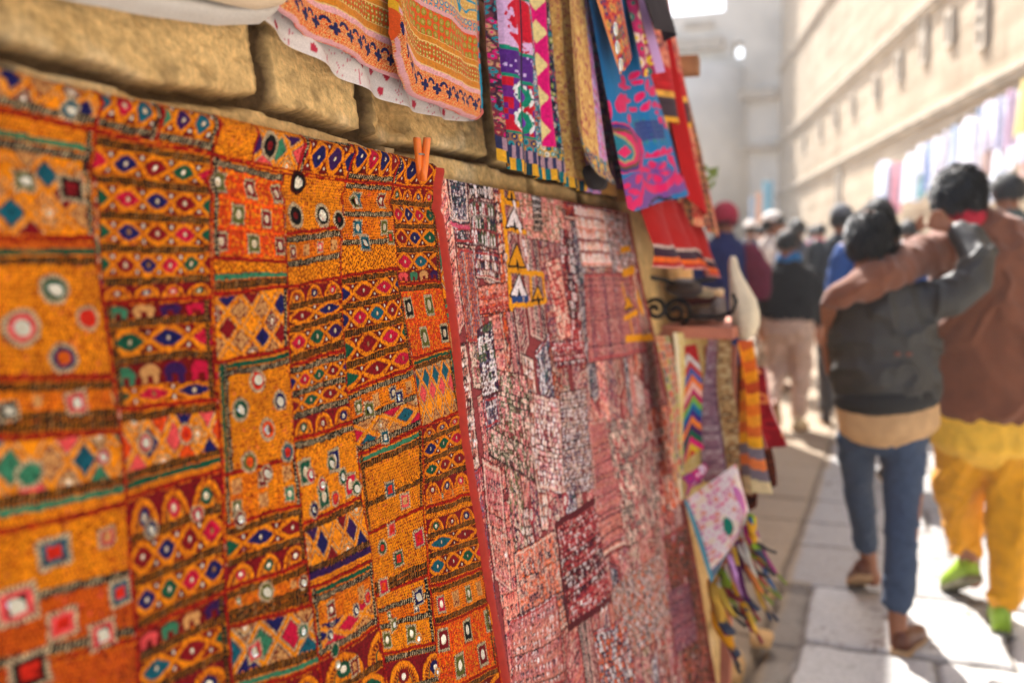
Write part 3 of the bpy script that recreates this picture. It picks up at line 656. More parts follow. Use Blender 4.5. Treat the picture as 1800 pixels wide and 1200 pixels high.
# red bound edge down the right side
M_RED = plain('red_cotton_binding', (164, 34, 10), .85, 0, 260, .14, .3, .001, 0)
vb = np.linspace(z0, OC_TOP+.006, 200); yb = np.interp(vb, vzf, yr); ob = np.interp(vb, vz, off[:nb, -1]); un = np.linspace(0, 1, 16)
bw_ = .030
Yb = yb[:, None]-.006+un[None]*bw_+.0006*fbm(vb*14, vb*3, 2)[:, None]; Zb = np.repeat(vb[:, None], 16, 1)
rb = .0075*np.sin(np.pi*np.clip(un*1.02, 0, 1))**.7; groove = -.003*np.exp(-((un-.62)/.05)**2)
Ob = ob[:, None]-.002+rb[None]+groove[None]+.0015*fbm(Yb*90, Zb*40, 3)
grid('red_binding', np.stack([wx(Zb, Ob), Yb, Zb], -1), M_RED, oc, flip=False)
# ------------------------------------------------------------------ the pale red patchwork cloth beside it
P2 = dict(pink=(214, 130, 122), rose=(158, 64, 62), burg=(98, 20, 34), red=(186, 32, 30), cream=(222, 194, 168), white=(232, 222, 214), navy=(34, 34, 78), slate=(104, 100, 126), char=(40, 30, 34),
          teal=(52, 106, 104), green=(84, 110, 60), orange=(214, 110, 44), yellow=(218, 158, 24), mauve=(140, 96, 116), salmon=(222, 142, 112), tan=(168, 136, 104), grey=(146, 128, 120))
P2 = {k: lin(v) for k, v in P2.items()}
def npatch(self, quad, pal, bg, ca=9., cb=9., kind='cells', k=0, line='burg', thr=.46):
    """one scrap of old embroidery: rows of small worked motifs on a ground colour"""
    q = np.array(quad, float); Hm = homog(q); lo, hi = q.min(0)-.004, q.max(0)+.004
    ix = np.nonzero((self.Uw > lo[0]) & (self.Uw < hi[0]) & (self.Vw > lo[1]) & (self.Vw < hi[1]))[0]
    if not len(ix): return
    p = Hm@np.stack([self.Uw[ix], self.Vw[ix], np.ones(len(ix))]); s, t = p[0]/p[2], p[1]/p[2]
    ok = (s >= 0) & (s <= 1) & (t >= 0) & (t <= 1); ix = ix[ok]; s, t = s[ok], t[ok]
    if not len(ix): return
    w = 500*(np.linalg.norm(q[1]-q[0])+np.linalg.norm(q[2]-q[3])); h = 500*(np.linalg.norm(q[3]-q[0])+np.linalg.norm(q[2]-q[1]))
    a, b = s*w, t*h; a = a+2.2*fbm(a*.06, b*.06, k)+.8*fbm(a*.3, b*.3, k+1, 2); b = b+2.2*fbm(a*.06, b*.06, k+4)+.8*fbm(a*.3, b*.3, k+5, 2)
    pal = [P2[c] for c in pal.split()]; bg = [P2[c] for c in bg.split()]
    j = np.floor(b/cb); u = a/ca+.5*(j % 2); i = np.floor(u); x, y = u-i-.5, b/cb-j-.5
    row = np.floor(hs(j, k, 3)*len(bg)).astype(int); C = np.array(bg)[row]*(.75+.5*hs(np.floor(a*.9), np.floor(b*.9), 1))[:, None]; H = np.zeros(len(ix))
    ci = np.floor(hs(i, j*(kind != 'stripe'), k)*len(pal)).astype(int); Cp = np.array(pal)[ci]*(.8+.4*hs(np.floor(a*.8), np.floor(b*.8), 2))[:, None]
    if kind == 'tri': d = np.maximum(np.abs(x)*1.6+y*.8, -y*1.1)+.05
    elif kind == 'arch': d = np.where(y < .1, np.hypot(x, y-.1), np.abs(x))
    elif kind == 'stripe': d = np.abs(x)+.1*np.sin(b*.8)
    elif kind == 'rect': d = np.maximum(np.abs(x), np.abs(y))*.95
    else: d = np.hypot(x, y)*(1+.25*np.cos(np.arctan2(y, x)*(3+np.floor(hs(i, j, 7)*4))))
    m = d < thr; C[m] = Cp[m]; H[m] = .6
    o = (d > thr-.02) & (d < thr+.03) & (hs(i, j, 13) > .2); C[o] = P2['char' if (k % 3) else 'burg']; H[o] = .1
    c2 = d < thr*.4; cc = np.array(pal)[(ci+1) % len(pal)]; C[c2] = cc[c2]; H[c2] = .8
    dt = (hs(np.floor(a/2.4), np.floor(b/2.4), k+9) > .92); C[dt] = np.where((hs(np.floor(a/2.4), np.floor(b/2.4), 5) > .5)[:, None], P2['cream'], P2[line])[dt]
    rb = np.abs(b/cb-np.round(b/cb))*cb < .9; rb &= hs(np.round(b/cb), k, 6) > .78; C[rb] = P2['char']; H[rb] = .7
    e = np.minimum(np.minimum(a, w-a), np.minimum(b, h-b)); C *= .84+.4*hs(k, 3.3, quad[0][0]); fr = (e > 5) & (e < 8) & (hs(k, 1.7) > .45); C[fr] = P2['cream' if k % 2 else 'red']; H[fr] = .8
    sm_ = e < 2.2; C[sm_] = P2[line]*(.7+.6*hs(np.floor((a+b)/2.2), k))[sm_][:, None]; H[sm_] = .5
    self.C[ix] = C; self.H[ix] = H
Cloth.npatch = npatch
def cordline(self, pts, wd, c, hh=.9, dash=0):
    pts = np.array(pts, float)
    for p, q in zip(pts[:-1], pts[1:]):
        lo, hi = np.minimum(p, q)-wd, np.maximum(p, q)+wd
        ix = np.nonzero((self.Uw > lo[0]) & (self.Uw < hi[0]) & (self.Vw > lo[1]) & (self.Vw < hi[1]))[0]
        if not len(ix): continue
        x = np.stack([self.Uw[ix], self.Vw[ix]], 1)-p; d = q-p; t = np.clip(x@d/(d@d), 0, 1); r = np.hypot(*(x-t[:, None]*d).T); m = r < wd*.5
        if dash: m &= (np.floor(t*np.linalg.norm(d)/dash) % 2 == 0)
        self.C[ix[m]] = c; self.H[ix[m]] = hh
def blob(self, pts, c, hh=.6, edge=None):
    pts = np.array(pts, float); lo, hi = pts.min(0), pts.max(0)
    ix = np.nonzero((self.Uw > lo[0]) & (self.Uw < hi[0]) & (self.Vw > lo[1]) & (self.Vw < hi[1]))[0]
    if not len(ix): return
    x, y = self.Uw[ix], self.Vw[ix]; ins = np.zeros(len(ix), bool); n = len(pts)
    for k in range(n):
        (x0, y0), (x1, y1) = pts[k], pts[(k+1) % n]
        if y0 == y1: continue
        ins ^= ((y0 > y) != (y1 > y)) & (x < (x1-x0)*(y-y0)/(y1-y0)+x0)
    self.C[ix[ins]] = c*(.85+.3*hs(np.floor(x*900), np.floor(y*900)))[ins][:, None]; self.H[ix[ins]] = hh
    if edge is not None: self.cordline(list(pts)+[pts[0]], .004, edge)
Cloth.cordline = cordline; Cloth.blob = blob
EDGE_R = [(1100, 340), (1106, 375), (1127, 480), (1150, 590), (1171, 700), (1203, 880), (1236, 1050), (1263, 1198)]
z0b = .10; TOPB = OC_TOP-.004
vz2 = np.concatenate([np.arange(z0b, .40, .006), np.arange(.40, TOPB, .0019)]); su2 = np.linspace(0, 1, 720)
yl2 = np.interp(vz2, vzf, yr)+.012; yr2 = poly_at(EDGE_R, vz2, PCO)
Yc = yl2[:, None]+su2[None]*(yr2-yl2)[:, None]; Zc = np.repeat(vz2[:, None], len(su2), 1)
c2 = Cloth(Yc, Zc, P2['rose'], 40, .002)
SCR = [('pink rose cream navy', 'mauve rose pink', 'cells'), ('cream white salmon char', 'rose grey', 'arch'), ('salmon red navy cream', 'pink salmon', 'tri'), ('white slate teal burg', 'mauve slate', 'cells'),
       ('red burg cream orange', 'burg rose', 'rect'), ('navy cream green pink', 'rose tan', 'cells'), ('cream pink burg navy', 'grey rose', 'stripe'), ('orange cream red teal', 'rose burg', 'tri'), ('pink cream slate red', 'salmon mauve', 'arch')]
rng = random.Random(21); y = 1.26; col = 0
while y < 3.1:
    w = .035+.06*rng.random(); z = TOPB+.01
    while z > 0:
        h = .12+.34*rng.random(); q = SCR[rng.randrange(len(SCR))]; jit = rng.uniform(-.012, .012); sk = rng.uniform(-.03, .03)
        c2.npatch([(y+jit, z+sk), (y+w+jit, z-sk), (y+w+jit, z-h-sk), (y+jit, z-h+sk)], q[0], q[1], rng.choice((5, 6, 8, 9)), rng.choice((9, 12, 15, 20)), q[2], rng.randrange(90)); z -= h
    y += w
for q, pal, bg, ca, cb, kd in (
    ((786, 294, 824, 300, 828, 395, 796, 392), 'white slate teal navy', 'slate mauve navy', 6, 6, 'cells'), ((797, 395, 828, 398, 836, 432, 803, 430), 'burg white teal', 'burg mauve', 12, 14, 'cells'),
    ((803, 432, 838, 436, 858, 610, 822, 600), 'orange salmon cream slate', 'mauve salmon', 8, 12, 'stripe'), ((824, 300, 868, 304, 872, 352, 827, 350), 'white cream char', 'cream white', 12, 26, 'rect'),
    ((828, 352, 872, 356, 878, 440, 832, 432), 'white red navy green', 'rose grey', 15, 28, 'arch'), ((832, 436, 880, 444, 886, 500, 838, 490), 'white cream char slate', 'cream rose', 12, 18, 'arch'),
    ((868, 300, 884, 302, 900, 530, 886, 540), 'cream orange navy', 'rose burg', 10, 20, 'cells'), ((840, 505, 905, 492, 908, 545, 846, 560), 'orange salmon burg', 'red salmon', 8, 9, 'tri'),
    ((905, 300, 985, 318, 1000, 430, 925, 420), 'salmon cream green pink', 'salmon pink', 14, 14, 'cells'), ((932, 322, 952, 326, 958, 410, 940, 408), 'char char', 'white cream', 16, 15, 'cells'),
    ((985, 318, 1060, 335, 1070, 400, 995, 385), 'red orange burg navy', 'burg red', 9, 9, 'tri'), ((985, 400, 1010, 405, 1030, 610, 1003, 605), 'white red burg navy', 'burg red', 13, 22, 'cells'),
    ((960, 460, 986, 450, 1008, 590, 985, 600), 'red salmon cream', 'red salmon', 14, 14, 'rect'), ((1010, 355, 1062, 366, 1078, 470, 1028, 470), 'white cream salmon', 'salmon rose', 12, 30, 'arch'),
    ((1060, 370, 1102, 380, 1128, 480, 1085, 480), 'white salmon char', 'salmon grey', 12, 14, 'cells'), ((970, 600, 1030, 595, 1038, 640, 978, 650), 'red white navy', 'burg red', 9, 12, 'tri'),
    ((850, 640, 930, 660, 945, 850, 862, 800), 'pink burg green cream', 'rose grey', 9, 11, 'cells'), ((940, 690, 985, 700, 1000, 870, 952, 860), 'white cream burg pink', 'rose mauve', 9, 11, 'cells'), ((985, 690, 1035, 680, 1045, 860, 1000, 872), 'white burg cream navy', 'rose mauve', 8, 9, 'cells'),
    ((1040, 745, 1072, 735, 1110, 960, 1052, 990), 'pink salmon red mauve', 'salmon pink', 9, 9, 'tri'), ((1072, 740, 1140, 725, 1172, 905, 1108, 965), 'char cream red grey', 'char grey', 9, 16, 'rect'),
    ((1140, 720, 1172, 710, 1204, 880, 1170, 905), 'cream orange red char', 'cream salmon', 20, 26, 'cells'), ((985, 925, 1045, 880, 1075, 1040, 1012, 1110), 'red white burg navy', 'red burg', 10, 12, 'tri'), ((905, 970, 985, 930, 1012, 1100, 925, 1150), 'salmon orange cream navy', 'salmon grey', 10, 13, 'cells'),
    ((850, 800, 885, 820, 905, 1040, 878, 1020), 'pink red navy cream', 'salmon pink', 11, 12, 'tri'), ((1075, 1040, 1165, 960, 1190, 1090, 1098, 1180), 'white orange cream char', 'grey rose', 12, 12, 'cells'), ((1170, 945, 1215, 905, 1262, 1200, 1215, 1210), 'pink green navy orange', 'burg char', 8, 9, 'cells'),
    ((1180, 1040, 1210, 1020, 1225, 1120, 1195, 1150), 'mauve pink mauve', 'mauve rose', 5, 5, 'cells'), ((900, 1090, 985, 1040, 1000, 1200, 912, 1230), 'salmon pink navy white', 'pink salmon', 9, 16, 'tri'), ((1045, 1110, 1105, 1080, 1130, 1210, 1065, 1240), 'white navy orange slate', 'char grey', 16, 16, 'cells'),
    ((840, 580, 866, 560, 880, 690, 850, 700), 'navy burg white green', 'white slate', 16, 18, 'cells'), ((850, 700, 876, 690, 884, 745, 858, 760), 'white slate burg', 'white mauve', 13, 20, 'arch'), ((1030, 480, 1110, 480, 1140, 620, 1040, 640), 'pink salmon mauve rose', 'rose pink tan', 9, 11, 'stripe')):
    c2.npatch(pq(*q, off=PCO), pal, bg, ca*.85, cb*.85, kd, len(pal)+q[0])
def PL(*c): return [wyz(c[i], c[i+1], PCO) for i in range(0, len(c), 2)]
YE = P2['yellow']
for pl, wd in (((883, 300, 888, 370, 894, 440, 902, 538), .017), ((900, 535, 930, 534, 961, 528), .011), ((889, 352, 912, 358), .012), ((893, 402, 925, 408), .011), ((896, 472, 928, 478), .012), ((930, 478, 956, 482), .010), ((932, 480, 936, 532), .010), ((955, 482, 960, 528), .010),
               ((1094, 440, 1110, 436), .016), ((1098, 480, 1118, 474), .02), ((1100, 560, 1124, 548), .014), ((1102, 596, 1150, 592), .018), ((1110, 560, 1116, 596), .014), ((1096, 500, 1104, 530), .016), ((1125, 520, 1132, 545), .03)):
    c2.cordline(PL(*pl), wd, YE)
for t, c in (((891, 400, 906, 362, 921, 402), P2['white']), ((895, 468, 910, 428, 925, 470), YE), ((899, 520, 914, 480, 930, 522), P2['white']), ((936, 528, 945, 500, 955, 526), YE), ((893, 348, 899, 312, 909, 352), YE), ((1098, 545, 1108, 520, 1118, 540), YE)):
    c2.blob(PL(*t), c, .7, P2['char'])
    m = np.mean(PL(*t), 0); c2.blob([(m[0]-.008, m[1]-.012), (m[0], m[1]+.004), (m[0]+.008, m[1]-.012), (m[0], m[1]-.022)], P2['char'])
c2.blob(PL(902, 520, 930, 518, 931, 530, 903, 532), lin((20, 84, 140)))
c2.cordline(PL(905, 355, 915, 400, 925, 440, 930, 480), .009, P2['white'], dash=.012)
c2.cordline(PL(795, 393, 812, 398, 828, 402), .006, lin((206, 70, 110)))
for pl in ((985, 925, 1008, 1105), (985, 925, 1045, 880), (1008, 1105, 1075, 1050)): c2.cordline(PL(*pl), .014, P2['burg']*1.3)
for x, y_ in ((938, 905), (975, 902), (1000, 880), (1178, 1005), (1185, 945), (1205, 1020), (1197, 965)):
    c = wyz(x, y_, PCO); r = np.hypot(c2.Uw-c[0], c2.Vw-c[1]); m = r < .016; c2.C[m] = lin((176, 24, 52)); m = r < .009; c2.C[m] = P2['white']; c2.M[m] = 1
gl = np.random.RandomState(4)
for _ in range(170):
    u, v = gl.uniform(1.4, 2.9), gl.uniform(.3, 1.5); r = gl.uniform(.003, .006); ix = np.nonzero((np.abs(c2.U-u) < r) & (np.abs(c2.V-v) < r))[0]; m = np.hypot(c2.U[ix]-u, c2.V[ix]-v) < r; c2.C[ix[m]] = P2['white']; c2.M[ix[m]] = 1
Hm = c2.H.reshape(Yc.shape)*.0008; s = np.broadcast_to(su2, Yc.shape)
c2.stitch(.24, 9); c2.C = 1.10*np.clip(c2.C, 0, 1)**1.3; yk = ((c2.C[:, 1] > 3*c2.C[:, 2]) & (c2.C[:, 0] > .35))[:, None]; c2.C = np.where(yk, c2.C*1.1, (.80*c2.C+.20*c2.C.mean(1, keepdims=True))*np.array([1.0, .95, 1.04])); Hm = c2.H.reshape(Yc.shape)*.0009
off2 = .022+.010*fbm(Yc*4, Zc*2.2, 70, 3)+.004*fbm(Yc*14, Zc*14, 71, 3)+.006*np.sin(Yc*17+1.2*Zc)*sm(1.6, .6, Zc)+Hm-.004*sm(.02, 0, s)
dirty = (1+.35*fbm(Yc*6, Zc*6, 72, 3))[..., None]
pc = empty('patchwork_cloth', (-.65, 2.0, TOPB), 'faded pink and burgundy patchwork cloth with a yellow framed strip, edged in dark red', 'textile')
grid('patchwork', np.stack([wx(Zc, off2), Yc, Zc], -1), M_EMB, pc, c2.C.reshape(Yc.shape+(3,))*dirty, c2.M.reshape(Yc.shape), flip=False)
M_DRED = plain('dark_red_binding', (128, 28, 26), .88, 0, 200, .12, .3, .001, 0)
un = np.linspace(0, 1, 8); Yb = yr2[:, None]-.012+un[None]*.03; Zb = np.repeat(vz2[:, None], 8, 1); Ob = off2[:, -1][:, None]+.004*np.sin(np.pi*un)[None]-.001
grid('edge_binding', np.stack([wx(Zb, Ob), Yb, Zb], -1), M_DRED, pc, flip=False)

# ------------------------------------------------------------------ orange plastic clothes peg
M_PEG = plain('orange_plastic', (246, 122, 36), .38, 0, 400, .05, .06, .0004)
M_WIRE = plain('steel_wire', (150, 146, 140), .35, 1, 300, .1, .1, .0004)
pt, pb = wal(742, 242, .045), wal(744, 318, .05)
peg = empty('clothes_peg', tuple(pb), 'bright orange plastic clothes peg clipped on the corner of the orange cloth', 'peg')
def jaw(px0, px1, o):
    prof = [(242, .0050), (246, .0058), (262, .0056), (272, .0044), (282, .0052), (300, .0050), (318, .0036)]
    bm = bmesh.new(); prev = None
    for py, hw in prof:
        t = (py-242)/76; c = Vector(wal(px0+(px1-px0)*t, py, o+.006*math.sin(t*3.1)))
        ring = [bm.verts.new(c+Vector((dx, dy, 0))) for dx, dy in ((-.0038, -hw), (.0030, -hw), (.0042, -hw*.6), (.0042, hw*.6), (.0030, hw), (-.0038, hw))]
        if prev:
            for k in range(6): bm.faces.new((prev[k], prev[(k+1) % 6], ring[(k+1) % 6], ring[k]))
        else: bm.faces.new(ring[::-1])
        prev = ring
    bm.faces.new(prev); bmesh.ops.recalc_face_normals(bm, faces=bm.faces)
    bmesh.ops.bevel(bm, geom=bm.edges[:], offset=.0006, segments=2, affect='EDGES')
    return bm_obj('jaw', bm, M_PEG, peg, True)
jaw(733, 740, .046); jaw(751, 744, .052)
bm = bmesh.new(); c = Vector(wal(741, 274, .054)); tube_mesh(bm, [c+Vector((.004*math.cos(a), .007*math.sin(a)*1.1, .0012*a/6.28)) for a in np.linspace(0, 12.5, 40)], .0007, 6); bm_obj('spring', bm, M_WIRE, peg, True)

# ------------------------------------------------------------------ hung pieces: a hem line on the wall, cloth going up out of the picture
def interp_pts(pts, s):
    pts = np.array(pts, float); d = np.r_[0, np.cumsum(np.linalg.norm(np.diff(pts, axis=0), axis=1))]; d /= d[-1]
    return np.stack([np.interp(s, d, pts[:, k]) for k in range(pts.shape[1])], -1)
def drape(name, hem, zt, yt, offf, paint, ns=160, nt=160, base=.05, mat=None, parent=None, label=None, cat=None, group=None, both=False, side=None):
    """hem: photo sight-lines along the lower edge; yt: (y0, y1) of the upper edge at height zt; offf(s, t, a, b) = stand-off from the wall"""
    s = np.linspace(0, 1, ns); B = np.array([wyz(p[0], p[1], p[2] if len(p) > 2 else base) for p in hem]); B = interp_pts(B, s)
    t = np.linspace(0, 1, nt); S, T = np.meshgrid(s, t)
    Yt = yt[0]+(yt[1]-yt[0])*S; Yg = B[None, :, 0]*(1-T)+Yt*T; Zg = B[None, :, 1]*(1-T)+zt*T
    if side: Yg = Yg+side(S, T)
    arc = np.r_[0, np.cumsum(np.linalg.norm(np.diff(B, axis=0), axis=1))]; A = np.broadcast_to(arc, S.shape); Bv = Zg-B[None, :, 1]
    O = offf(S, T, A, Bv)+base; col, hgt = paint(A, Bv, S, T, Yg, Zg); O = O+hgt
    return grid(name, np.stack([wx(Zg, O), Yg, Zg], -1), mat or M_CLOTH, parent, col, flip=False) if not label else tag(grid(name, np.stack([wx(Zg, O), Yg, Zg], -1), mat or M_CLOTH, parent, col, flip=False), label, cat, group)
def flat(c, var=.25):
    c = lin(c)
    def f(A, B, S, T, Y, Z): return c*(1+var*fbm(A*30, B*30, 3, 3))[..., None], 0*A
    return f
# grey-white cloth at the very top left, two folded layers
gw = empty('folded_cloth', (-.6, .8, 1.66), 'plain grey and beige cloth folded over above the stone at the top left', 'cloth')
drape('lower_layer', [(-60, -32), (60, -12), (150, 8), (260, 28), (380, 45), (455, 43), (484, 24)], 1.95, (.5, 1.02), lambda s, t, a, b: .018*np.sin(np.pi*np.clip(b/.03, 0, 1))*(b < .03)+.01*fbm(s*6, t*3, 2)-.03*t, flat((196, 188, 178), .15), 120, 140, .035, None, gw)
drape('upper_layer', [(-60, -60), (200, -30), (330, -8), (402, 9), (450, 18), (487, 12)], 1.95, (.5, 1.03), lambda s, t, a, b: .016*np.sqrt(np.clip(b/.01, 0, 1))+.008*fbm(s*6, t*3, 5)-.03*t, flat((208, 186, 156), .15), 120, 140, .055, None, gw)
# orange quilted piece with a printed lining
qu = empty('orange_quilt', (-.65, 1.25, 1.6), 'orange printed quilt with navy flower border and white lining hanging above the peg', 'textile')
def quilt(seed, inner):
    def f(A, B, S, T, Y, Z):
        a, b = A*1000+4*fbm(A*20, B*20, seed), B*1000+5*fbm(A*14, B*14, seed+1)
        C = np.empty(A.shape+(3,)); OR, YO, GN, PKk, NVV, CRM, TL, RDD = [lin(x) for x in ((226, 98, 36), (214, 138, 40), (156, 150, 44), (224, 168, 168), (44, 46, 92), (232, 196, 128), (14, 150, 176), (196, 44, 40))]
        def scr(c0, c1, c2, p, k):
            i, j = np.floor(a/p), np.floor(b/p); d = np.hypot(a/p-i-.5+.3*(hs(i, j, k)-.5), b/p-j-.5+.3*(hs(i, j, k+1)-.5)); o = np.broadcast_to(c0, C.shape).copy()
            o[(d < .42)] = c1; o[d < .22] = c2; x = np.abs(np.sin(a*.5+2*np.sin(b*.23)))<.12; o[x] = RDD; return o
        C[:] = scr(OR, CRM, OR, 3.2, 1)*(.9+.2*hs(np.floor(a/1.2), np.floor(b/1.2)))[..., None]
        # navy flowers along the hem
        i = np.floor(a/27); x, y = a-(i+.5)*27, b-19; th = np.arctan2(y, x); fl = np.hypot(x, y) < 8.5*(.45+.55*np.abs(np.cos(2*th)))
        x2, y2 = a-(np.floor(a/27+.5))*27, b-29; lf = (np.abs(np.hypot(x2, y2+5)-6) < 2.2) & (y2 > -5)
        C[(fl | lf) & (b < 38)] = NVV
        C[(b > 0) & (b < 4)] = PKk
        z = (b >= 38) & (b < 46); C[z] = PKk*(.9+.3*hs(np.floor(a/2), np.floor(b/2)))[z][:, None]
        z = (b >= 46) & (b < 58); C[z] = (YO*(.85+.3*hs(np.floor(a/1.5), np.floor(b/3)))[..., None])[z]; C[(np.abs(b-46) < .9) | (np.abs(b-58) < .9)] = CRM
        z = (b >= 58) & (b < 82); C[z] = scr(OR*.9, GN, CRM, 7, 7)[z]
        z = (b >= 82) & (b < 92); C[z] = (YO*(.85+.3*hs(np.floor(a/1.5), np.floor(b/3)))[..., None])[z]; C[(np.abs(b-82) < .9) | (np.abs(b-92) < .9)] = CRM
        z = (b >= 92) & (b < 132); C[z] = scr(OR, GN, lin((190, 170, 90)), 13, 9)[z]
        z = (b >= 132) & (b < 139); C[z] = PKk
        if inner:
            z = (b >= 139); fi = scr(lin((214, 170, 90)), lin((222, 182, 110)), CRM, 6, 11); v = np.abs(fbm(a*.045, b*.045, 8, 2)) < .06; fi[v] = TL; C[z] = fi[z]
            for (fx, fy, fr, fc) in ((70, 185, 17, TL), (112, 172, 9, TL), (95, 205, 22, TL), (140, 160, 13, TL), (150, 195, 16, TL), (30, 175, 12, TL), (45, 205, 12, TL), (170, 170, 12, TL), (125, 215, 12, TL)):
                th = np.arctan2(b-fy, a-fx); r = np.hypot(a-fx, b-fy); m = z & (r < fr*(.75+.25*np.cos(5*th))); C[m] = fc; C[z & (r < fr*.3)] = lin((196, 20, 90))
            m = z & (np.abs(np.hypot(a-95, b-200)-24) < 5) & (a > 95); C[m] = lin((206, 10, 96))
            z = (b >= 139) & (b < 158); C[z] = scr(lin((226, 150, 110)), TL, CRM, 12, 15)[z]; C[np.abs(b-158) < 1] = CRM
        else:
            z = (b >= 139); C[z] = scr(OR*.85, GN, RDD, 12, 17)[z]
        sh = (b < 1e9); H = .0011*(np.abs(np.sin(b*.16))**.5)+.0008*fbm(a*.12, b*.12, 5)
        ed = (S > .975) if inner else (S > 2); C[ed] = np.where((hs(np.floor(b/9), 2) > .5)[..., None], TL, lin((214, 120, 110)))[ed]
        ed = (S < .03) & inner; C[ed] = np.where((hs(np.floor(b/7), 4) > .5)[..., None], lin((230, 180, 40)), OR)[ed]
        C[:] = .86*np.clip(C, 0, 1)**1.15; return C*(1+.3*fbm(a*.5, b*.5, 2, 2))[..., None], H
    return f
def lining(A, B, S, T, Y, Z):
    a, b = A*1000, B*1000; C = np.broadcast_to(lin((212, 200, 192)), A.shape+(3,)).copy(); rd = lin((178, 44, 64)); pk = lin((196, 96, 112))
    i, j = np.floor(a/34+.5*(np.floor(b/22) % 2)), np.floor(b/22); x = a-(i+.5-.5*(j % 2))*34+10*(hs(i, j)-.5); y = b-(j+.5)*22; th = np.arctan2(y, x); r = np.hypot(x, y)
    k = hs(i, j, 3); C[(k < .45) & (r < 6)] = rd; C[(k >= .45) & (r < 10) & (np.abs(np.sin(th*4)) < .28+.1*np.sin(r))] = pk
    return C, .0006*np.sin(b*.55)*np.exp(-b/14)
drape('lining', [(440, 18), (462, 40), (540, 96), (600, 135), (640, 157), (700, 185), (760, 205), (810, 214), (838, 213)], 2.0, (.96, 1.56), lambda s, t, a, b: .006*fbm(s*7, t*4, 3)+.007*np.sin(a*60+b*30)*np.exp(-b*18)-.02*t, lining, 260, 160, .03, None, qu)
drape('back_layer', [(470, 8), (486, 24), (530, 52), (600, 92), (650, 118), (694, 140), (720, 150)], 2.0, (.97, 1.40), lambda s, t, a, b: .010*np.sqrt(np.clip(b/.012, 0, 1))+.020*fbm(s*5, t*3, 8)+.006*np.sin(s*17+2*t)-.02*t, quilt(3, False), 420, 420, .040, None, qu)
drape('front_layer', [(676, 60), (681, 100), (690, 132), (706, 152), (730, 170), (768, 190), (800, 201), (836, 212)], 2.0, (1.262, 1.56), lambda s, t, a, b: .016*np.sqrt(np.clip(b/.012, 0, 1))*np.sqrt(np.clip(s/.05, 0, 1))+.022*fbm(s*4, t*3, 9)+.006*np.sin(s*13+2*t)-.02*t-.01*sm(.9, 1, s), quilt(5, True), 460, 460, .058, None, qu)
# ------------------------------------------------------------------ dresses and skirts hung high on the wall
def bl(off, *c): return [wyz(c[i], c[i+1], off) for i in range(0, len(c), 2)]
def ell(px, py, rx, ry, off, rot=0, n=14):
    return [wyz(px+rx*math.cos(a)*math.cos(rot)-ry*math.sin(a)*math.sin(rot), py+rx*math.cos(a)*math.sin(rot)+ry*math.sin(a)*math.cos(rot), off) for a in np.linspace(0, 2*math.pi, n, endpoint=False)]
def topy(t, h, zt, off):
    """carry the edge seen from hem h up through t to height zt"""
    a, b = wyz(*h, off), wyz(*t, off); return float(a[0]+(b[0]-a[0])*(zt-a[1])/(b[1]-a[1]))
def scraps(a, b, c0, pal, p, k, line=None):
    """small printed motifs (mm coordinates)"""
    j = np.floor(b/p); u = a/p+.5*(j % 2); i = np.floor(u); d = np.hypot(u-i-.5+.25*(hs(i, j, k)-.5), b/p-j-.5+.25*(hs(i, j, k+1)-.5))
    C = np.broadcast_to(lin(c0), a.shape+(3,)).copy(); q = np.floor(hs(i, j, k+2)*len(pal)).astype(int); Cp = np.array([lin(x) for x in pal])[q]
    m = d < .44; C[m] = Cp[m]; m = d < .18; C[m] = Cp[::-1][m] if False else np.array([lin(x) for x in pal])[(q+1) % len(pal)][m]
    if line is not None: m = np.abs(fbm(a/p*.55, b/p*.55, k, 2)) < .05; C[m] = lin(line)
    return C
ZT = 2.3
TEAL, MAGE, LCRM, PURP, EMER, ROSE, TAN, YEL, NAVY, LILA = (20, 140, 148), (216, 8, 116), (226, 206, 142), (92, 40, 128), (18, 138, 108), (200, 20, 48), (204, 156, 84), (226, 168, 44), (36, 48, 96), (196, 150, 196)
OFK = .10
kd = empty('kantha_dress', tuple(wal(950, 150, .06)), 'multicoloured patchwork dress with magenta lattice panel and yellow teal hem hanging over the pale cloth', 'dress')
hemk = [(854, 282, .06), (866, 290, .065), (886, 297, .075), (905, 303, .08), (940, 313, .09), (990, 318, .10), (1020, 334, .10), (1062, 342, .10)]
SB = [(wyz(x, 308, o)[0]) for x, o in ((854, .06), (878, .07), (914, .08), (942, .09), (962, .095), (992, .10), (1008, .10), (1034, .10), (1064, .10))]; SB = [(v-SB[0])/(SB[-1]-SB[0]) for v in SB]
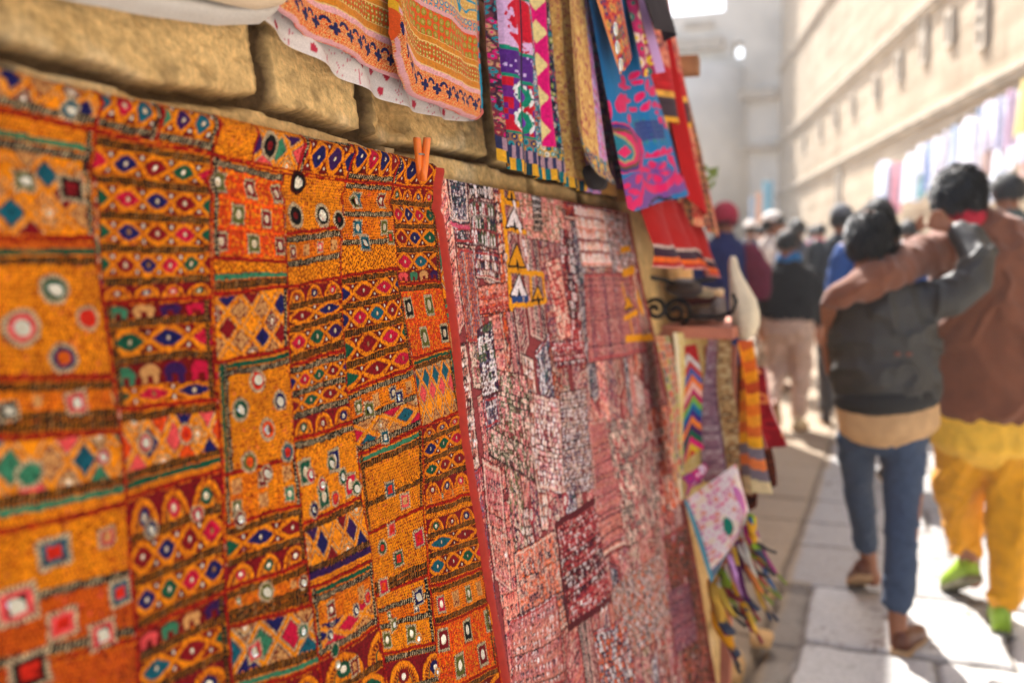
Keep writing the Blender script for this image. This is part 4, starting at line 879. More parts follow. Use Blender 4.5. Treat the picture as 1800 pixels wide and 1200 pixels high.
def kantha(A, B, S, T, Y, Z):
    a, b = A*1000+3*fbm(A*25, B*25, 2), B*1000+3*fbm(A*20, B*20, 4); C = np.zeros(A.shape+(3,)); H = 0*A
    def z(m, c): C[m] = c[m] if np.ndim(c) > 1 else c
    z(S < SB[1], scraps(a, b, (120, 60, 70), [TEAL, (150, 30, 60), (196, 150, 110), MAGE], 10, 3, (60, 40, 60)))
    z((S >= SB[1]) & (S < SB[3]), scraps(a, b, (190, 160, 190), [EMER, PURP, ROSE], 9, 5))
    z((S >= SB[3]) & (S < SB[4]), scraps(a, b, (90, 150, 160), [(210, 190, 190), TEAL, (200, 120, 60), (176, 60, 90)], 9, 6, (70, 80, 100)))
    z((S >= SB[5]) & (S < SB[6]), scraps(a, b, (70, 84, 92), [(176, 40, 90), (150, 160, 70), (206, 186, 170), TEAL, NAVY], 12, 7, (30, 30, 50)))
    z((S >= SB[6]) & (S < SB[7]), scraps(a, b, TAN, [(222, 182, 110), (190, 130, 70), (214, 170, 100), (150, 40, 70)], 6, 9))
    z(S >= SB[7], scraps(a, b, (206, 140, 186), [(214, 80, 150), (150, 160, 80), LILA, (100, 150, 190)], 12, 11, (170, 100, 150)))
    m = (S >= SB[1]+.01) & (S < SB[3]); u = (S-SB[1])/(SB[3]-SB[1])
    for b0, b1, kind in ((40, 60, 'tan'), (60, 64, 'em'), (64, 150, 'circ'), (150, 155, 'em'), (155, 196, 'purp'), (196, 202, 'em'), (202, 290, 'rose'), (290, 298, 'em'), (298, 700, 'mix')):
        zz = m & (b >= b0) & (b < b1)
        if kind == 'em': C[zz] = lin(EMER)
        elif kind == 'purp': C[zz] = np.where((hs(np.floor(a/4), np.floor(b/4)) > .93)[..., None], lin((210, 180, 220)), lin(PURP))[zz]
        elif kind == 'rose':
            n = fbm(a*.035, b*.035, 3, 2); C[zz] = np.where(((np.hypot((u-.52)/.42, (b-246)/46) < 1) & (n+.10*(hs(np.floor(a/5), np.floor(b/5))-.5)+.25*fbm(a*.11, b*.11, 9, 2) > -.05))[..., None], lin(ROSE), lin((216, 176, 208)))[zz]
        elif kind == 'circ':
            yy = (b-64) % 43-21.5; r = np.hypot((u-.5)*90, yy*1.25); C[zz] = np.where((r < 13)[..., None], lin((120, 60, 170)), np.where((r < 25)[..., None], lin(EMER), np.where((hs(np.floor(a/9), np.floor(b/9), 2) > .5)[..., None], lin(ROSE), lin((110, 40, 130)))))[zz]
            dt = zz & (np.abs(r-25) < 3) & (hs(np.floor(a/5), np.floor(b/5), 8) > .4); C[dt] = lin((230, 226, 220))
        elif kind == 'tan': C[zz] = scraps(a, b, (150, 110, 90), [YEL, TEAL, NAVY], 12, 4)[zz]
        else: C[zz] = scraps(a, b, (180, 90, 100), [TEAL, (210, 190, 170), MAGE, YEL], 14, 14)[zz]
    m = (S >= SB[4]) & (S < SB[5]); u = (S-SB[4])/(SB[5]-SB[4]); k = (b % 58)/58-.5
    d1 = np.abs(u-.24)/.24+np.abs(k)/.36; k2 = ((b+29) % 58)/58-.5; d2 = np.abs(u-.88)/.24+np.abs(k2)/.36; di = (np.minimum(d1, d2) < 1)
    C[m] = np.where(di[..., None], lin(LCRM), lin(MAGE))[m]
    # hem
    hm = (b < 20) & (S < SB[7]); i = np.floor(a/11); C[hm] = np.where(((i % 2) == 0)[..., None], lin(YEL), np.where((hs(i) > .4)[..., None], lin((10, 112, 116)), lin((20, 60, 70))))[hm]
    hm = (b >= 20) & (b < 40) & (S < SB[6]); C[hm] = np.where(((np.floor(a/7) % 2) == 0)[..., None], lin((54, 56, 90)), lin((176, 140, 150)))[hm]
    hm = (b >= 40) & (b < 58) & (S > SB[3]) & (S < SB[6]); C[hm] = scraps(a, b, (206, 160, 60), [TEAL, (220, 210, 190), (60, 90, 90)], 10, 8)[hm]
    q = np.abs(S[..., None]-np.array(SB[1:-1])).min(-1) < .004; C[q] = lin((50, 40, 60))
    C = .9*np.clip(C, 0, 1)**1.1; return C*(1+.4*fbm(a*.4, b*.4, 6, 2)+.25*(hs(np.floor(a/3), np.floor(b/3), 4)-.5))[..., None], .0006*fbm(a*.3, b*.3, 2)
def kfold(s, t, a, b):
    x = np.array([0, SB[1]*.5, SB[1], SB[1]+.03, SB[2], SB[3]-.02, SB[3]+.01, SB[4], (SB[4]+SB[5])/2, SB[5], SB[6]-.02, SB[6], SB[6]+.03, SB[7], .97, 1])
    y = np.array([0, .030, .010, .040, .052, .048, .030, .032, .046, .042, .026, .022, .036, .052, .044, .030])
    return -.04+np.interp(s+.01*np.sin(t*5), x, y)*(.75+.4*t)*(.35+.65*sm(0, .3, t))+.022*(1-sm(0, .3, t))+.012*fbm(s*9, t*4, 3)+.006*np.sin(s*60+3*t)+.006*np.exp(-b/.02)*np.sin(s*31)*.4
drape('body', hemk, ZT, (topy((836, 0), (854, 282), ZT, .06), topy((1030, 0), (1064, 330), ZT, OFK)), kfold, kantha, 420, 420, OFK, None, kd)
# rolled right-hand sleeve end, dark inside
P = lambda x, y, o: Vector(wal(x, y, o))
def ring_loft(name, rows, mat, parent, seg=24, wob=.0, col=None, k=0, cap=True):
    """rows: (centre, half-width along y, half-depth along x)"""
    V = []
    for n, (c, ry, rx_) in enumerate(rows):
        for j in range(seg):
            a = 2*math.pi*j/seg; w = 1+wob*math.sin(a*3+n*.7+k)+wob*math.sin(a*7+n*.3)
            V.append((c[0]+rx_*w*math.cos(a), c[1]+ry*w*math.sin(a), c[2]))
    Fc = [(n*seg+j, n*seg+(j+1) % seg, (n+1)*seg+(j+1) % seg, (n+1)*seg+j) for n in range(len(rows)-1) for j in range(seg)]
    if cap: Fc += [tuple(range(seg))[::-1], tuple((len(rows)-1)*seg+j for j in range(seg))]
    me = raw_mesh(name, V, Fc); 
    if col is not None: set_col(me, np.repeat(np.array(col), seg, 0))
    return link(name, me, mat, parent)
def sidep(A, B, S, T, Y, Z):
    a, b = A*1000, B*1000; C = np.where((S < .42)[..., None], scraps(a, b, TAN, [(222, 182, 110), (190, 130, 70), (214, 170, 100), (150, 40, 70)], 7, 9), scraps(a, b, (196, 130, 180), [(206, 60, 130), (150, 160, 80), LILA, (100, 150, 190)], 13, 11, (150, 80, 130)))
    m = (b < 44); C[m] = scraps(a, b, (150, 104, 72), [YEL, TEAL, NAVY, (196, 150, 100)], 12, 4)[m]; C[b < 6] = lin((60, 44, 40)); return C, 0*A
drape('side_panel', [(1018, 262, .12), (1028, 292, .13), (1042, 312, .135), (1056, 326, .13), (1068, 320, .115)], ZT, (topy((1002, 20), (1018, 262), ZT, .12), topy((1032, 0), (1068, 318), ZT, .115)), lambda s, t, a, b: .022*np.sin(np.pi*s)+.012*np.exp(-b/.015)-.03*t*s, sidep, 120, 200, .12, None, kd)
bm = bmesh.new(); tube_mesh(bm, [P(1034, 300, .125), P(1046, 316, .125), P(1058, 324, .12)], [.012, .02, .012], 12); bm_obj('hem_shade_tube', bm, plain('painted_hem_shade', (26, 18, 18), .95, 0, 60, .2), kd, True)  # solid tube, its dark colour painted as the shade inside the rolled hem

# turquoise skirt with magenta paisley
OFB = .15
def turq(A, B, S, T, Y, Z):
    c = Cloth(Y, Z, lin((8, 104, 160)), 9, .002); mg, dk, lv, gn = lin((206, 12, 88)), lin((40, 36, 110)), lin((120, 70, 150)), lin((40, 120, 120))
    z = lambda *q: [v for k in range(0, len(q), 2) for v in (1020+q[k]/3., q[k+1]/3.)]
    e = lambda x, y, rx, ry, col, rot=0: c.blob(ell(1020+x/3, y/3, rx/3, ry/3, OFB, rot), col)
    O = OFB
    c.blob(bl(O, *z(330, 880, 420, 850, 560, 980, 540, 1000, 380, 1080, 260, 1110, 190, 960)), lv*.8)
    c.blob(bl(O, *z(300, 640, 420, 640, 430, 740, 350, 750)), lin((70, 90, 150)))
    for k in range(6): c.cordline(bl(O, *z(300+k*22, 640, 350+k*18, 750)), .012, gn)
    for k in range(4): c.cordline(bl(O, *z(310, 655+k*26, 430, 640+k*26)), .010, lin((40, 60, 120)))
    c.blob(bl(O, *z(145, 640, 220, 650, 290, 680, 340, 730, 358, 800, 340, 860, 290, 905, 220, 915, 165, 885, 130, 820, 122, 740)), mg)
    for k, f in enumerate((.87, .74)):
        pts = np.array([145, 640, 220, 650, 290, 680, 340, 730, 358, 800, 340, 860, 290, 905, 220, 915, 165, 885, 130, 820, 122, 740, 145, 640], float).reshape(-1, 2); ct = np.array([220, 800.]); c.cordline(bl(O, *z(*((pts-ct)*f+ct).ravel())), .007, dk if k == 0 else lin((90, 60, 40)))
    c.blob(bl(O, *z(158, 685, 215, 720, 265, 770, 282, 815, 262, 850, 222, 862, 185, 832, 160, 770)), lin((150, 140, 90)))
    c.blob(bl(O, *z(160, 700, 212, 735, 255, 780, 268, 815, 252, 840, 222, 850, 192, 824, 168, 770)), lin((16, 110, 130)))
    c.blob(bl(O, *z(222, 768, 252, 800, 222, 834, 190, 800)), mg)
    for q in ((225, 455, 26, 14, .3), (245, 425, 14, 30, -.2), (284, 398, 14, 26, .4), (300, 432, 22, 13, -.2), (250, 462, 34, 12, 0), (215, 545, 44, 50, 0), (190, 560, 20, 40, -.3), (248, 530, 16, 36, .3), (125, 545, 14, 44, -.1), (140, 600, 22, 70, 0),
              (315, 512, 13, 30, .1), (375, 482, 24, 30, .3), (345, 560, 16, 30, .4), (265, 627, 20, 28, .3), (298, 578, 22, 13, .2), (270, 530, 20, 12, 0), (380, 552, 12, 18, .4), (412, 562, 22, 12, .4), (412, 632, 13, 22, -.3), (446, 660, 14, 20, .1), (342, 452, 10, 36, 0), (392, 590, 10, 12, 0),
              (235, 980, 18, 16, 0), (272, 1015, 30, 18, .2), (290, 945, 16, 26, .5), (246, 1055, 18, 22, 0), (300, 1060, 12, 30, .3), (510, 940, 26, 26, .5), (500, 960, 12, 20, 0), (325, 885, 26, 16, .5), (465, 835, 14, 16, 0), (520, 915, 8, 10, 0)): e(q[0], q[1], q[2], q[3], mg, q[4])
    c.blob(bl(O, *z(355, 835, 370, 800, 385, 812, 400, 790, 412, 805, 430, 770, 445, 790, 470, 772, 474, 800, 420, 825)), mg)
    ringp = [(400+88*math.cos(a), 905+92*math.sin(a)) for a in np.linspace(-.9, 3.5, 22)]; c.cordline(bl(O, *z(*np.array(ringp).ravel())), .020, mg)
    for k in range(6): a = k*math.pi/3+.2; e(404+38*math.cos(a), 905+40*math.sin(a), 24, 13, mg, a)
    c.cordline(bl(O, *z(318, 905, 320, 980, 300, 1050, 262, 1095)), .016, mg); c.cordline(bl(O, *z(130, 850, 170, 930, 215, 1030, 265, 1105)), .022, mg)
    for x, y in ((380, 1062), (405, 1050), (430, 1042), (452, 1050), (470, 1044), (360, 1082), (520, 1060)): e(x, y, 14, 9, lin((24, 26, 40)))
    C = c.C.reshape(A.shape+(3,))
    return C*(1+.18*fbm(A*40, B*40, 6, 2))[..., None], 0*A
hemb = [(1102, 366, .15), (1110, 372, .15), (1128, 366, .15), (1150, 360, .15), (1175, 352, .15), (1198, 346, .15), (1208, 342, .15)]
ts = empty('turquoise_skirt', tuple(wal(1140, 200, .12)), 'turquoise skirt with bright magenta paisley embroidery hanging beside the patchwork dress', 'skirt')
drape('body', hemb, ZT, (topy((1034, 0), (1102, 360), ZT, OFB), topy((1106, 0), (1205, 340), ZT, OFB)), lambda s, t, a, b: .03+.008*np.sin(s*9+2*t)*(.5+.5*(1-t))+.006*fbm(s*8, t*5, 4)+.008*np.exp(-((s-.62-.1*t)/.05)**2)-.006*t, turq, 300, 380, .12, None, ts)
drape('lavender_underskirt', [(1120, 372), (1140, 380), (1165, 381), (1190, 366)], 1.75, (2.75, 3.0), lambda s, t, a, b: .01*np.sin(s*30), lambda A, B, S, T, Y, Z: (scraps(A*1000, B*1000, (150, 140, 160), [(90, 80, 90), (186, 180, 170), (150, 120, 190)], 14, 3), 0*A), 60, 60, .10, None, ts)
def trim(A, B, S, T, Y, Z):
    a, b = A*1000, B*1000; C = scraps(a, b, (176, 34, 38), [(212, 96, 36), (30, 40, 96), (214, 150, 60), (24, 96, 70)], 24, 4); e = (S < .1) | (S > .9); C[e] = lin((206, 110, 60)); return C, 0*A
# pointed red embroidered strip lying on the skirt
def panel(name, q, offs, paint, mat=None, parent=None, nu=60, nv_=80, fold=None, pinch=None):
    """q: TL TR BR BL photo sight-lines; offs: stand-off of each corner"""
    c = [wal(q[k][0], q[k][1], offs[k]) if abs(offs[k]) < 1 else crs(q[k][0], q[k][1], offs[k]) for k in range(4)]; u = np.linspace(0, 1, nu); v = np.linspace(0, 1, nv_); U, V = np.meshgrid(u, v)
    Pt = c[0]*((1-U)*(1-V))[..., None]+c[1]*(U*(1-V))[..., None]+c[2]*(U*V)[..., None]+c[3]*((1-U)*V)[..., None]
    if pinch: m = (c[0]+c[1])*.5*(1-V)[..., None]+(c[2]+c[3])*.5*V[..., None]; Pt = m+(Pt-m)*pinch(V)[..., None]
    wd = np.linalg.norm(c[1]-c[0]); ht = np.linalg.norm(c[3]-c[0])
    if fold: d = fold(U, V); Pt[..., 0] += d; Pt[..., 1] -= .4*d
    col = paint(U, V, U*wd*1000, V*ht*1000)
    return grid(name, Pt, mat or M_CLOTH, parent, col, flip=True)
panel('embroidered_point', [(1036, -40), (1084, -40), (1110, 100), (1090, 132)], [.165, .165, .185, .185], lambda U, V, a, b: np.where(((U < .08) | (U > .92))[..., None], lin((214, 130, 70)), scraps(a, b, (176, 34, 38), [(212, 96, 36), (30, 40, 96), (214, 150, 60), (24, 96, 70)], 26, 4)), None, ts, 50, 110, lambda U, V: .006*np.sin(U*3.1))
for x, y in ((1082, 52), (1085, 84), (1091, 115)):
    c = P(x, y, .20); bm = bmesh.new(); bmesh.ops.create_uvsphere(bm, u_segments=14, v_segments=8, radius=1); bmesh.ops.transform(bm, matrix=Matrix.Translation(c) @ Matrix.Diagonal((.004, .013, .013, 1)), verts=bm.verts); bm_obj('mirror', bm, M_MIRROR, ts, True)
fl = tag(panel('floral_scarf', [(1092, -40), (1126, -40), (1160, 128), (1118, 138)], [.15, .16, .20, .19], lambda U, V, a, b: np.where(((U > .86))[..., None], lin((206, 160, 200)), scraps(a, b, (170, 30, 84), [(230, 190, 30), (200, 20, 90), (30, 110, 90), (226, 190, 170)], 34, 8)), None, None, 50, 110, lambda U, V: .02*np.sin(U*6+V)),
         'narrow yellow and magenta flowered scarf hanging over the turquoise skirt', 'scarf')
drape('printed_shawl', [(996, 302), (1020, 322), (1056, 340), (1090, 352), (1124, 360)], ZT, (topy((985, 0), (996, 302), ZT, .05), topy((1078, 0), (1124, 360), ZT, .05)), lambda s, t, a, b: .014*np.sin(s*15+2*t)+.008*fbm(s*6, t*4, 2), lambda A, B, S, T, Y, Z: (np.where((B < .03)[..., None], lin((170, 120, 60)), scraps(A*1000, B*1000, (84, 40, 60), [(150, 60, 84), (30, 96, 104), (170, 120, 80), (60, 40, 80)], 15, 6, (40, 24, 40))), 0*A), 160, 200, .05, None, None,
      'dark plum printed shawl hanging by the wall between patchwork dress and turquoise skirt', 'shawl')
# coral and red pieces further along
HG = 'garments hanging high on the left wall'
def coral(k, c0, pal, p, band):
    def f(A, B, S, T, Y, Z):
        a, b = A*1000, B*1000; C = scraps(a, b, c0, pal, p, k)
        for b0, b1, c in band: m = (b >= b0) & (b < b1); C[m] = (np.broadcast_to(lin(c), C.shape)*(.8+.5*hs(np.floor(a/16), np.floor(b/8), k))[..., None])[m]
        return C, 0*A
    return f
def fold(n, amp, k): return lambda s, t, a, b: amp*np.sin(s*n+1.5*np.sin(t*3+k)+k)*(.5+.5*(1-t))+.012*fbm(s*6, t*4, k)+.02*np.sin(np.pi*s)
drape('coral_dress', [(1146, 206), (1165, 216), (1190, 226), (1212, 218)], ZT, (topy((1112, 0), (1148, 206), ZT, .13), topy((1162, 0), (1212, 206), ZT, .13)), fold(16, .02, 2),
      coral(3, (196, 104, 84), [(210, 130, 100), (160, 60, 56), (206, 150, 120), (120, 70, 70)], 34, ((0, 14, (214, 150, 40)), (14, 60, (60, 46, 52)), (60, 74, (206, 150, 60)), (74, 130, (176, 30, 34)))), 120, 160, .13, None, None,
      'coral printed dress with a dark yellow edged hem band behind the turquoise skirt', 'dress', HG)
def redskirt(A, B, S, T, Y, Z):
    a, b = A*1000+2*fbm(A*30, B*30, 1), B*1000; C = np.broadcast_to(lin((160, 16, 12)), A.shape+(3,)).copy()*(1+.25*fbm(A*30, B*6, 4))[..., None]
    for b0, b1, c in ((0, 5, (190, 130, 120)), (5, 14, (160, 24, 20)), (14, 26, (206, 90, 22)), (26, 46, (54, 28, 44)), (46, 54, (176, 150, 140))): m = (b >= b0) & (b < b1); C[m] = (lin(c)*(.8+.4*hs(np.floor(a/9), b0))[..., None])[m]
    return C, 0*A
drape('red_skirt', [(1146, 470), (1160, 472), (1176, 468), (1182, 474), (1205, 473), (1222, 470), (1236, 480), (1262, 488)], 1.54, (topy((1140, 370), (1146, 470), 1.54, .14), topy((1232, 350), (1262, 486), 1.54, .14)),
      lambda s, t, a, b: (.03*np.abs(np.sin(s*11+.5*np.sin(t*4)))+.02*np.sin(s*5))*(.35+.65*(1-t))+.01*fbm(s*6, t*4, 2), redskirt, 220, 160, .115, None, None, 'plain red skirt with dark and orange bands at its hem, above the iron scrolls', 'skirt', HG)
drape('striped_dress', [(1206, 392), (1224, 400), (1242, 408), (1258, 420)], ZT, (topy((1166, 60), (1212, 392), ZT, .14), topy((1178, 60), (1258, 420), ZT, .14)), fold(12, .014, 5),
      lambda A, B, S, T, Y, Z: (np.where(((S*5+.1*fbm(A*20, B*6, 3)) % 1 < .5)[..., None], scraps(A*1000, B*1000, (200, 96, 76), [(170, 40, 40), (214, 150, 110)], 24, 2), scraps(A*1000, B*1000, (60, 44, 42), [(120, 60, 50), (176, 120, 70)], 20, 5)), 0*A), 120, 200, .13, None, None,
      'long coral dress with dark vertical stripes, last one hanging on the left wall', 'dress', HG)
drape('red_shawl', [(1180, 300), (1196, 330), (1214, 372), (1232, 384)], ZT, (topy((1160, 100), (1186, 300), ZT, .14), topy((1172, 100), (1222, 300), ZT, .14)), fold(9, .02, 7), flat((168, 22, 22), .3), 80, 140, .14, None, None,
      'dark red shawl hanging between the coral dress and the striped dress', 'shawl', HG)
drape('dark_coat', [(1140, 40), (1156, 56), (1174, 74)], ZT, (topy((1128, 0), (1142, 40), ZT, .2), topy((1160, 0), (1176, 70), ZT, .2)), fold(8, .015, 1), flat((54, 48, 50), .4), 60, 80, .2, None, None, 'dark grey coat hanging highest at the end of the left wall', 'coat', HG)
M_WOOD = plain('old_wood', (150, 104, 62), .8, 0, 40, .3, .5, .004)
bm = bmesh.new(); c = P(1196, 116, .14); box(bm, (c[0]-.12, c[1], c[2]), (.34, .07, .05), .1, .006); tag(bm_obj('wooden_beam', bm, M_WOOD), 'short wooden beam end sticking out beyond the hanging clothes', 'beam')
# ------------------------------------------------------------------ lower stall: shelf, ironwork, cloths and bags
M_TERRA = plain('pink_painted_wood', (186, 112, 84), .75, 0, 30, .2, .4, .003); M_IRON = plain('black_iron', (28, 24, 24), .55, .4, 120, .2, .3, .001)
sh = empty('shelf', tuple(P(1235, 575, .1)), 'pinkish painted wooden shelf under the red skirt with hanging cloths below', 'shelf')
SY = 2.80; X = lambda px, py, y=SY: Vector(crs(px, py, y))
a, b = X(1176, 576), X(1290, 574); SZ = a[2]
bm = bmesh.new(); box(bm, ((a[0]+b[0])/2-.03, SY+.27, SZ-.012), (b[0]-a[0]+.06, .54, .034), 0, .005); bm_obj('board', bm, M_TERRA, sh)
for y in (SY+.12, SY+.44):
    bm = bmesh.new(); box(bm, (a[0]+.02, y, SZ-.09), (.14, .03, .12), 0, .008, 0, .5); bm_obj('bracket', bm, M_TERRA, sh)
bm = bmesh.new(); c = X(1285, 640, SY+.06); box(bm, (c[0], c[1], SZ/2-.02), (.03, .03, SZ-.06), 0, .004); bm_obj('post', bm, M_TERRA, sh)
IG = 'iron scroll brackets on the shelf'
def scroll(px, py, r, y, turns, name_label, mirrorq=1):
    c = X(px, py, y); pts = []
    for k in range(70):
        t = k/69; ang = turns*2*math.pi*t; rr_ = r*(.18+.82*t); pts.append(c+Vector((mirrorq*rr_*math.cos(ang), .03*t, rr_*math.sin(ang))))
    bm = bmesh.new(); tube_mesh(bm, pts, .0065, 8); tag(bm_obj('iron_scroll', bm, M_IRON, None, True), name_label, 'ironwork', IG)
scroll(1186, 548, .042, SY+.01, 1.7, 'black iron scroll standing on the shelf, the larger of the curled pair', -1)
scroll(1150, 545, .03, SY-.16, 1.4, 'small black iron scroll against the wall at the inner end of the shelf', 1)
for n, (pts, lb) in enumerate((([(1128, 486, 2.72), (1160, 490, 2.78), (1188, 498, 2.82), (1225, 495, 2.85), (1258, 489, 2.9)], 'thin dark iron rail just under the red skirt hem'), ([(1192, 562, 2.8), (1225, 556, 2.8), (1262, 556, 2.8), (1288, 548, 2.8), (1294, 530, 2.8), (1288, 516, 2.8)], 'dark iron rod curling up at the outer end of the shelf'))):
    bm = bmesh.new(); tube_mesh(bm, [X(*p) for p in pts], .006, 8); tag(bm_obj('iron_rail', bm, M_IRON, None, True), lb, 'ironwork')
def bundle(name, px, py, off, w, h, d, c, label, cat, k):
    pts = X(px, py, off); rows = []
    for t in np.linspace(0, 1, 9): rr_ = math.sin(math.pi*(.08+.84*t))**.6; rows.append((pts+Vector((0, .01*math.sin(t*5+k), (t-.5)*h)), w/2*rr_, d/2*rr_))
    return tag(ring_loft(name, rows, c, None, 20, .10, None, k), label, cat)
M_DKB = plain('dark_brown_leather', (52, 34, 28), .6, 0, 60, .3, .4, .004, .1); M_GREY2 = plain('grey_pottery', (120, 104, 92), .7, 0, 60, .25, .3)
bundle('leather_bag', 1204, 506, 2.86, .14, .055, .10, M_DKB, 'dark brown leather bundle tucked under the red skirt hem', 'bag', 1)
bundle('small_jar', 1264, 545, 2.9, .05, .07, .05, M_GREY2, 'small grey jar on the outer end of the shelf', 'jar', 2)
bundle('wooden_bowl', 1236, 553, 2.9, .08, .04, .08, plain('brown_bowl', (96, 70, 52), .6, 0, 60, .25, .3), 'small brown bowl in the middle of the shelf', 'bowl', 5)
for n, (px, py, y, w, d, h, c, lb) in enumerate(((1232, 540, 3.02, .13, .2, .030, (150, 112, 74), 'folded tan cloth lying on the shelf behind the iron scrolls'), (1234, 526, 3.03, .12, .19, .026, (96, 44, 36), 'folded maroon cloth on top of the tan one on the shelf'), (1231, 514, 3.02, .115, .18, .022, (190, 164, 126), 'folded cream cloth, topmost of the shelf pile'))):
    c0 = X(px, py, y); bm = bmesh.new(); box(bm, tuple(c0), (w, d, h), .1*math.sin(n*3), h*.42); bmesh.ops.subdivide_edges(bm, edges=bm.edges[:], cuts=3, use_grid_fill=True)
    for v in bm.verts: v.co.z += .005*math.sin(v.co.y*40+n)+.004*math.sin(v.co.x*60+n*2)
    tag(bm_obj('folded_cloth', bm, plain('folded_cotton', c, .9, 0, 60, .15, .4), None, True), lb, 'cloth', 'cloths folded on the shelf')
# hanging cloths
def bands(cols, k=0, zig=0):
    def f(U, V, a, b):
        x = V*len(cols)+zig*np.abs(U-.5)*2; i = np.clip(np.floor(x), 0, len(cols)-1).astype(int); C = np.array([lin(c) for c in cols])[i]; return C*(.85+.3*hs(np.floor(a/5), np.floor(b/5), k))[..., None]
    return f
def scr(c0, pal, p, k, edge=None, ew=.12):
    def f(U, V, a, b):
        C = scraps(a, b, c0, pal, p, k)
        if edge: e = (U < ew) | (U > 1-ew); C[e] = lin(edge)
        return C
    return f
LG = 'cloths hanging under the shelf'
rip = lambda n, amp, k=0: (lambda U, V: amp*np.sin(U*n+2*V+k)*(.3+.7*V)+.01*np.sin(V*5+k))
for nm, q, o, pt, fo, lb, ct in (
    ('embroidered_strip', [(1150, 590), (1178, 590), (1212, 835), (1190, 860)], [.06, .07, .08, .07], scr((176, 140, 116), [(206, 120, 60), (60, 60, 84), (150, 170, 80), (176, 50, 50)], 20, 3), rip(4, .01), 'narrow multicoloured strip hanging right beside the burgundy patchwork edge', 'textile'),
    ('yellow_backing_cloth', [(1176, 584), (1256, 584), (1278, 850), (1196, 880)], [.03, 2.98, 2.98, .03], scr((214, 186, 112), [(206, 176, 104), (222, 200, 140)], 30, 5, (226, 208, 170), .1), rip(5, .012, 1), 'pale yellow cloth hanging behind the chevron striped one', 'textile'),
    ('chevron_cloth', [(1184, 612), (1224, 604), (1244, 790), (1205, 815)], [2.79, 2.79, 2.78, 2.74], bands([(176, 40, 40), (206, 200, 190), (190, 60, 50), (60, 90, 150), (226, 110, 44), (226, 170, 150), (176, 20, 84), (110, 160, 60), (24, 100, 140), (60, 40, 110), (226, 120, 40), (70, 30, 80), (16, 90, 60), (206, 20, 100), (206, 170, 40), (190, 30, 40)], 3, -2.2), rip(4, .008), 'rainbow chevron striped cloth hanging under the shelf', 'textile'),
    ('grey_pink_cloth', [(1236, 590), (1262, 592), (1292, 830), (1240, 850)], [2.84, 2.84, 2.84, 2.84], scr((168, 128, 136), [(150, 100, 116), (196, 170, 166), (130, 96, 110)], 14, 7), rip(9, .02, 2), 'dusty pink and grey patterned cloth between the chevron and the tan one', 'textile'),
    ('tan_strip_cloth', [(1262, 590), (1288, 592), (1310, 800), (1284, 830)], [2.82, 2.82, 2.82, 2.82], scr((170, 128, 80), [(196, 160, 104), (120, 90, 60), (206, 180, 130)], 16, 8), rip(7, .02, 3), 'tan and brown strip hanging next to the dusty pink cloth', 'textile'),
    ('orange_shawl', [(1286, 600), (1318, 596), (1358, 860), (1322, 870)], [2.80, 2.84, 2.84, 2.78], bands([(196, 90, 40), (226, 140, 24), (206, 96, 30), (222, 140, 20), (180, 70, 30), (226, 150, 30), (214, 110, 30), (226, 150, 40), (206, 100, 40), (226, 160, 30), (120, 110, 116), (222, 120, 60), (120, 106, 110), (214, 190, 140)], 4, .8), rip(9, .03, 1), 'bright orange shawl with a grey striped end hanging at the stall corner', 'shawl'),
    ('dark_red_rug', [(1322, 640), (1340, 646), (1376, 780), (1350, 790)], [2.90, 2.92, 2.95, 2.90], scr((128, 16, 24), [(150, 24, 30), (110, 10, 24), (196, 110, 60)], 40, 9, (206, 150, 140), .14), rip(5, .015, 2), 'dark red rug with a pale edge, outermost on the stall', 'rug'),
    ('brown_blanket', [(1296, 640), (1330, 650), (1352, 850), (1304, 900)], [2.92, 2.95, 2.95, 2.92], scr((96, 44, 26), [(60, 30, 24), (130, 60, 30), (40, 24, 20)], 30, 4), rip(8, .02, 4), 'dark brown blanket hanging behind the orange shawl', 'blanket'),
    ('magenta_pouch', [(1196, 838), (1240, 812), (1243, 850), (1206, 874)], [2.70, 2.72, 2.72, 2.68], scr((176, 70, 110), [(206, 40, 120), (226, 206, 210), (150, 60, 130)], 26, 6), rip(4, .012), 'small magenta pouch hanging below the chevron cloth', 'pouch')):
    tag(panel(nm, q, o, pt, None, None, 70, 110, fo), lb, ct, LG)
bg_ = empty('fringed_bag', tuple(P(1270, 920, .18)), 'white and pink embroidered bag with a grey edge and long coloured fringe strips', 'bag')
def bagp(U, V, a, b):
    C = scraps(a, b, (226, 208, 198), [(224, 150, 170), (216, 110, 110), (228, 200, 160), (226, 214, 206), (206, 100, 140), (226, 212, 204)], 15, 12); m = np.hypot((U-.72)/.10, (V-.4)/.2) < 1; C[m] = lin((196, 110, 160)); m = np.hypot((U-.34)/.06, (V-.5)/.12) < 1; C[m] = lin((30, 120, 96)); e = V > .88; C[e] = lin((96, 108, 120)); e = U < .05; C[e] = lin((90, 150, 160)); return C
panel('bag_body', [(1203, 880), (1294, 814), (1319, 906), (1250, 1024)], [2.66, 2.74, 2.72, 2.60], bagp, None, bg_, 90, 90, lambda U, V: .05*np.sin(np.pi*U)*np.sin(np.pi*V))
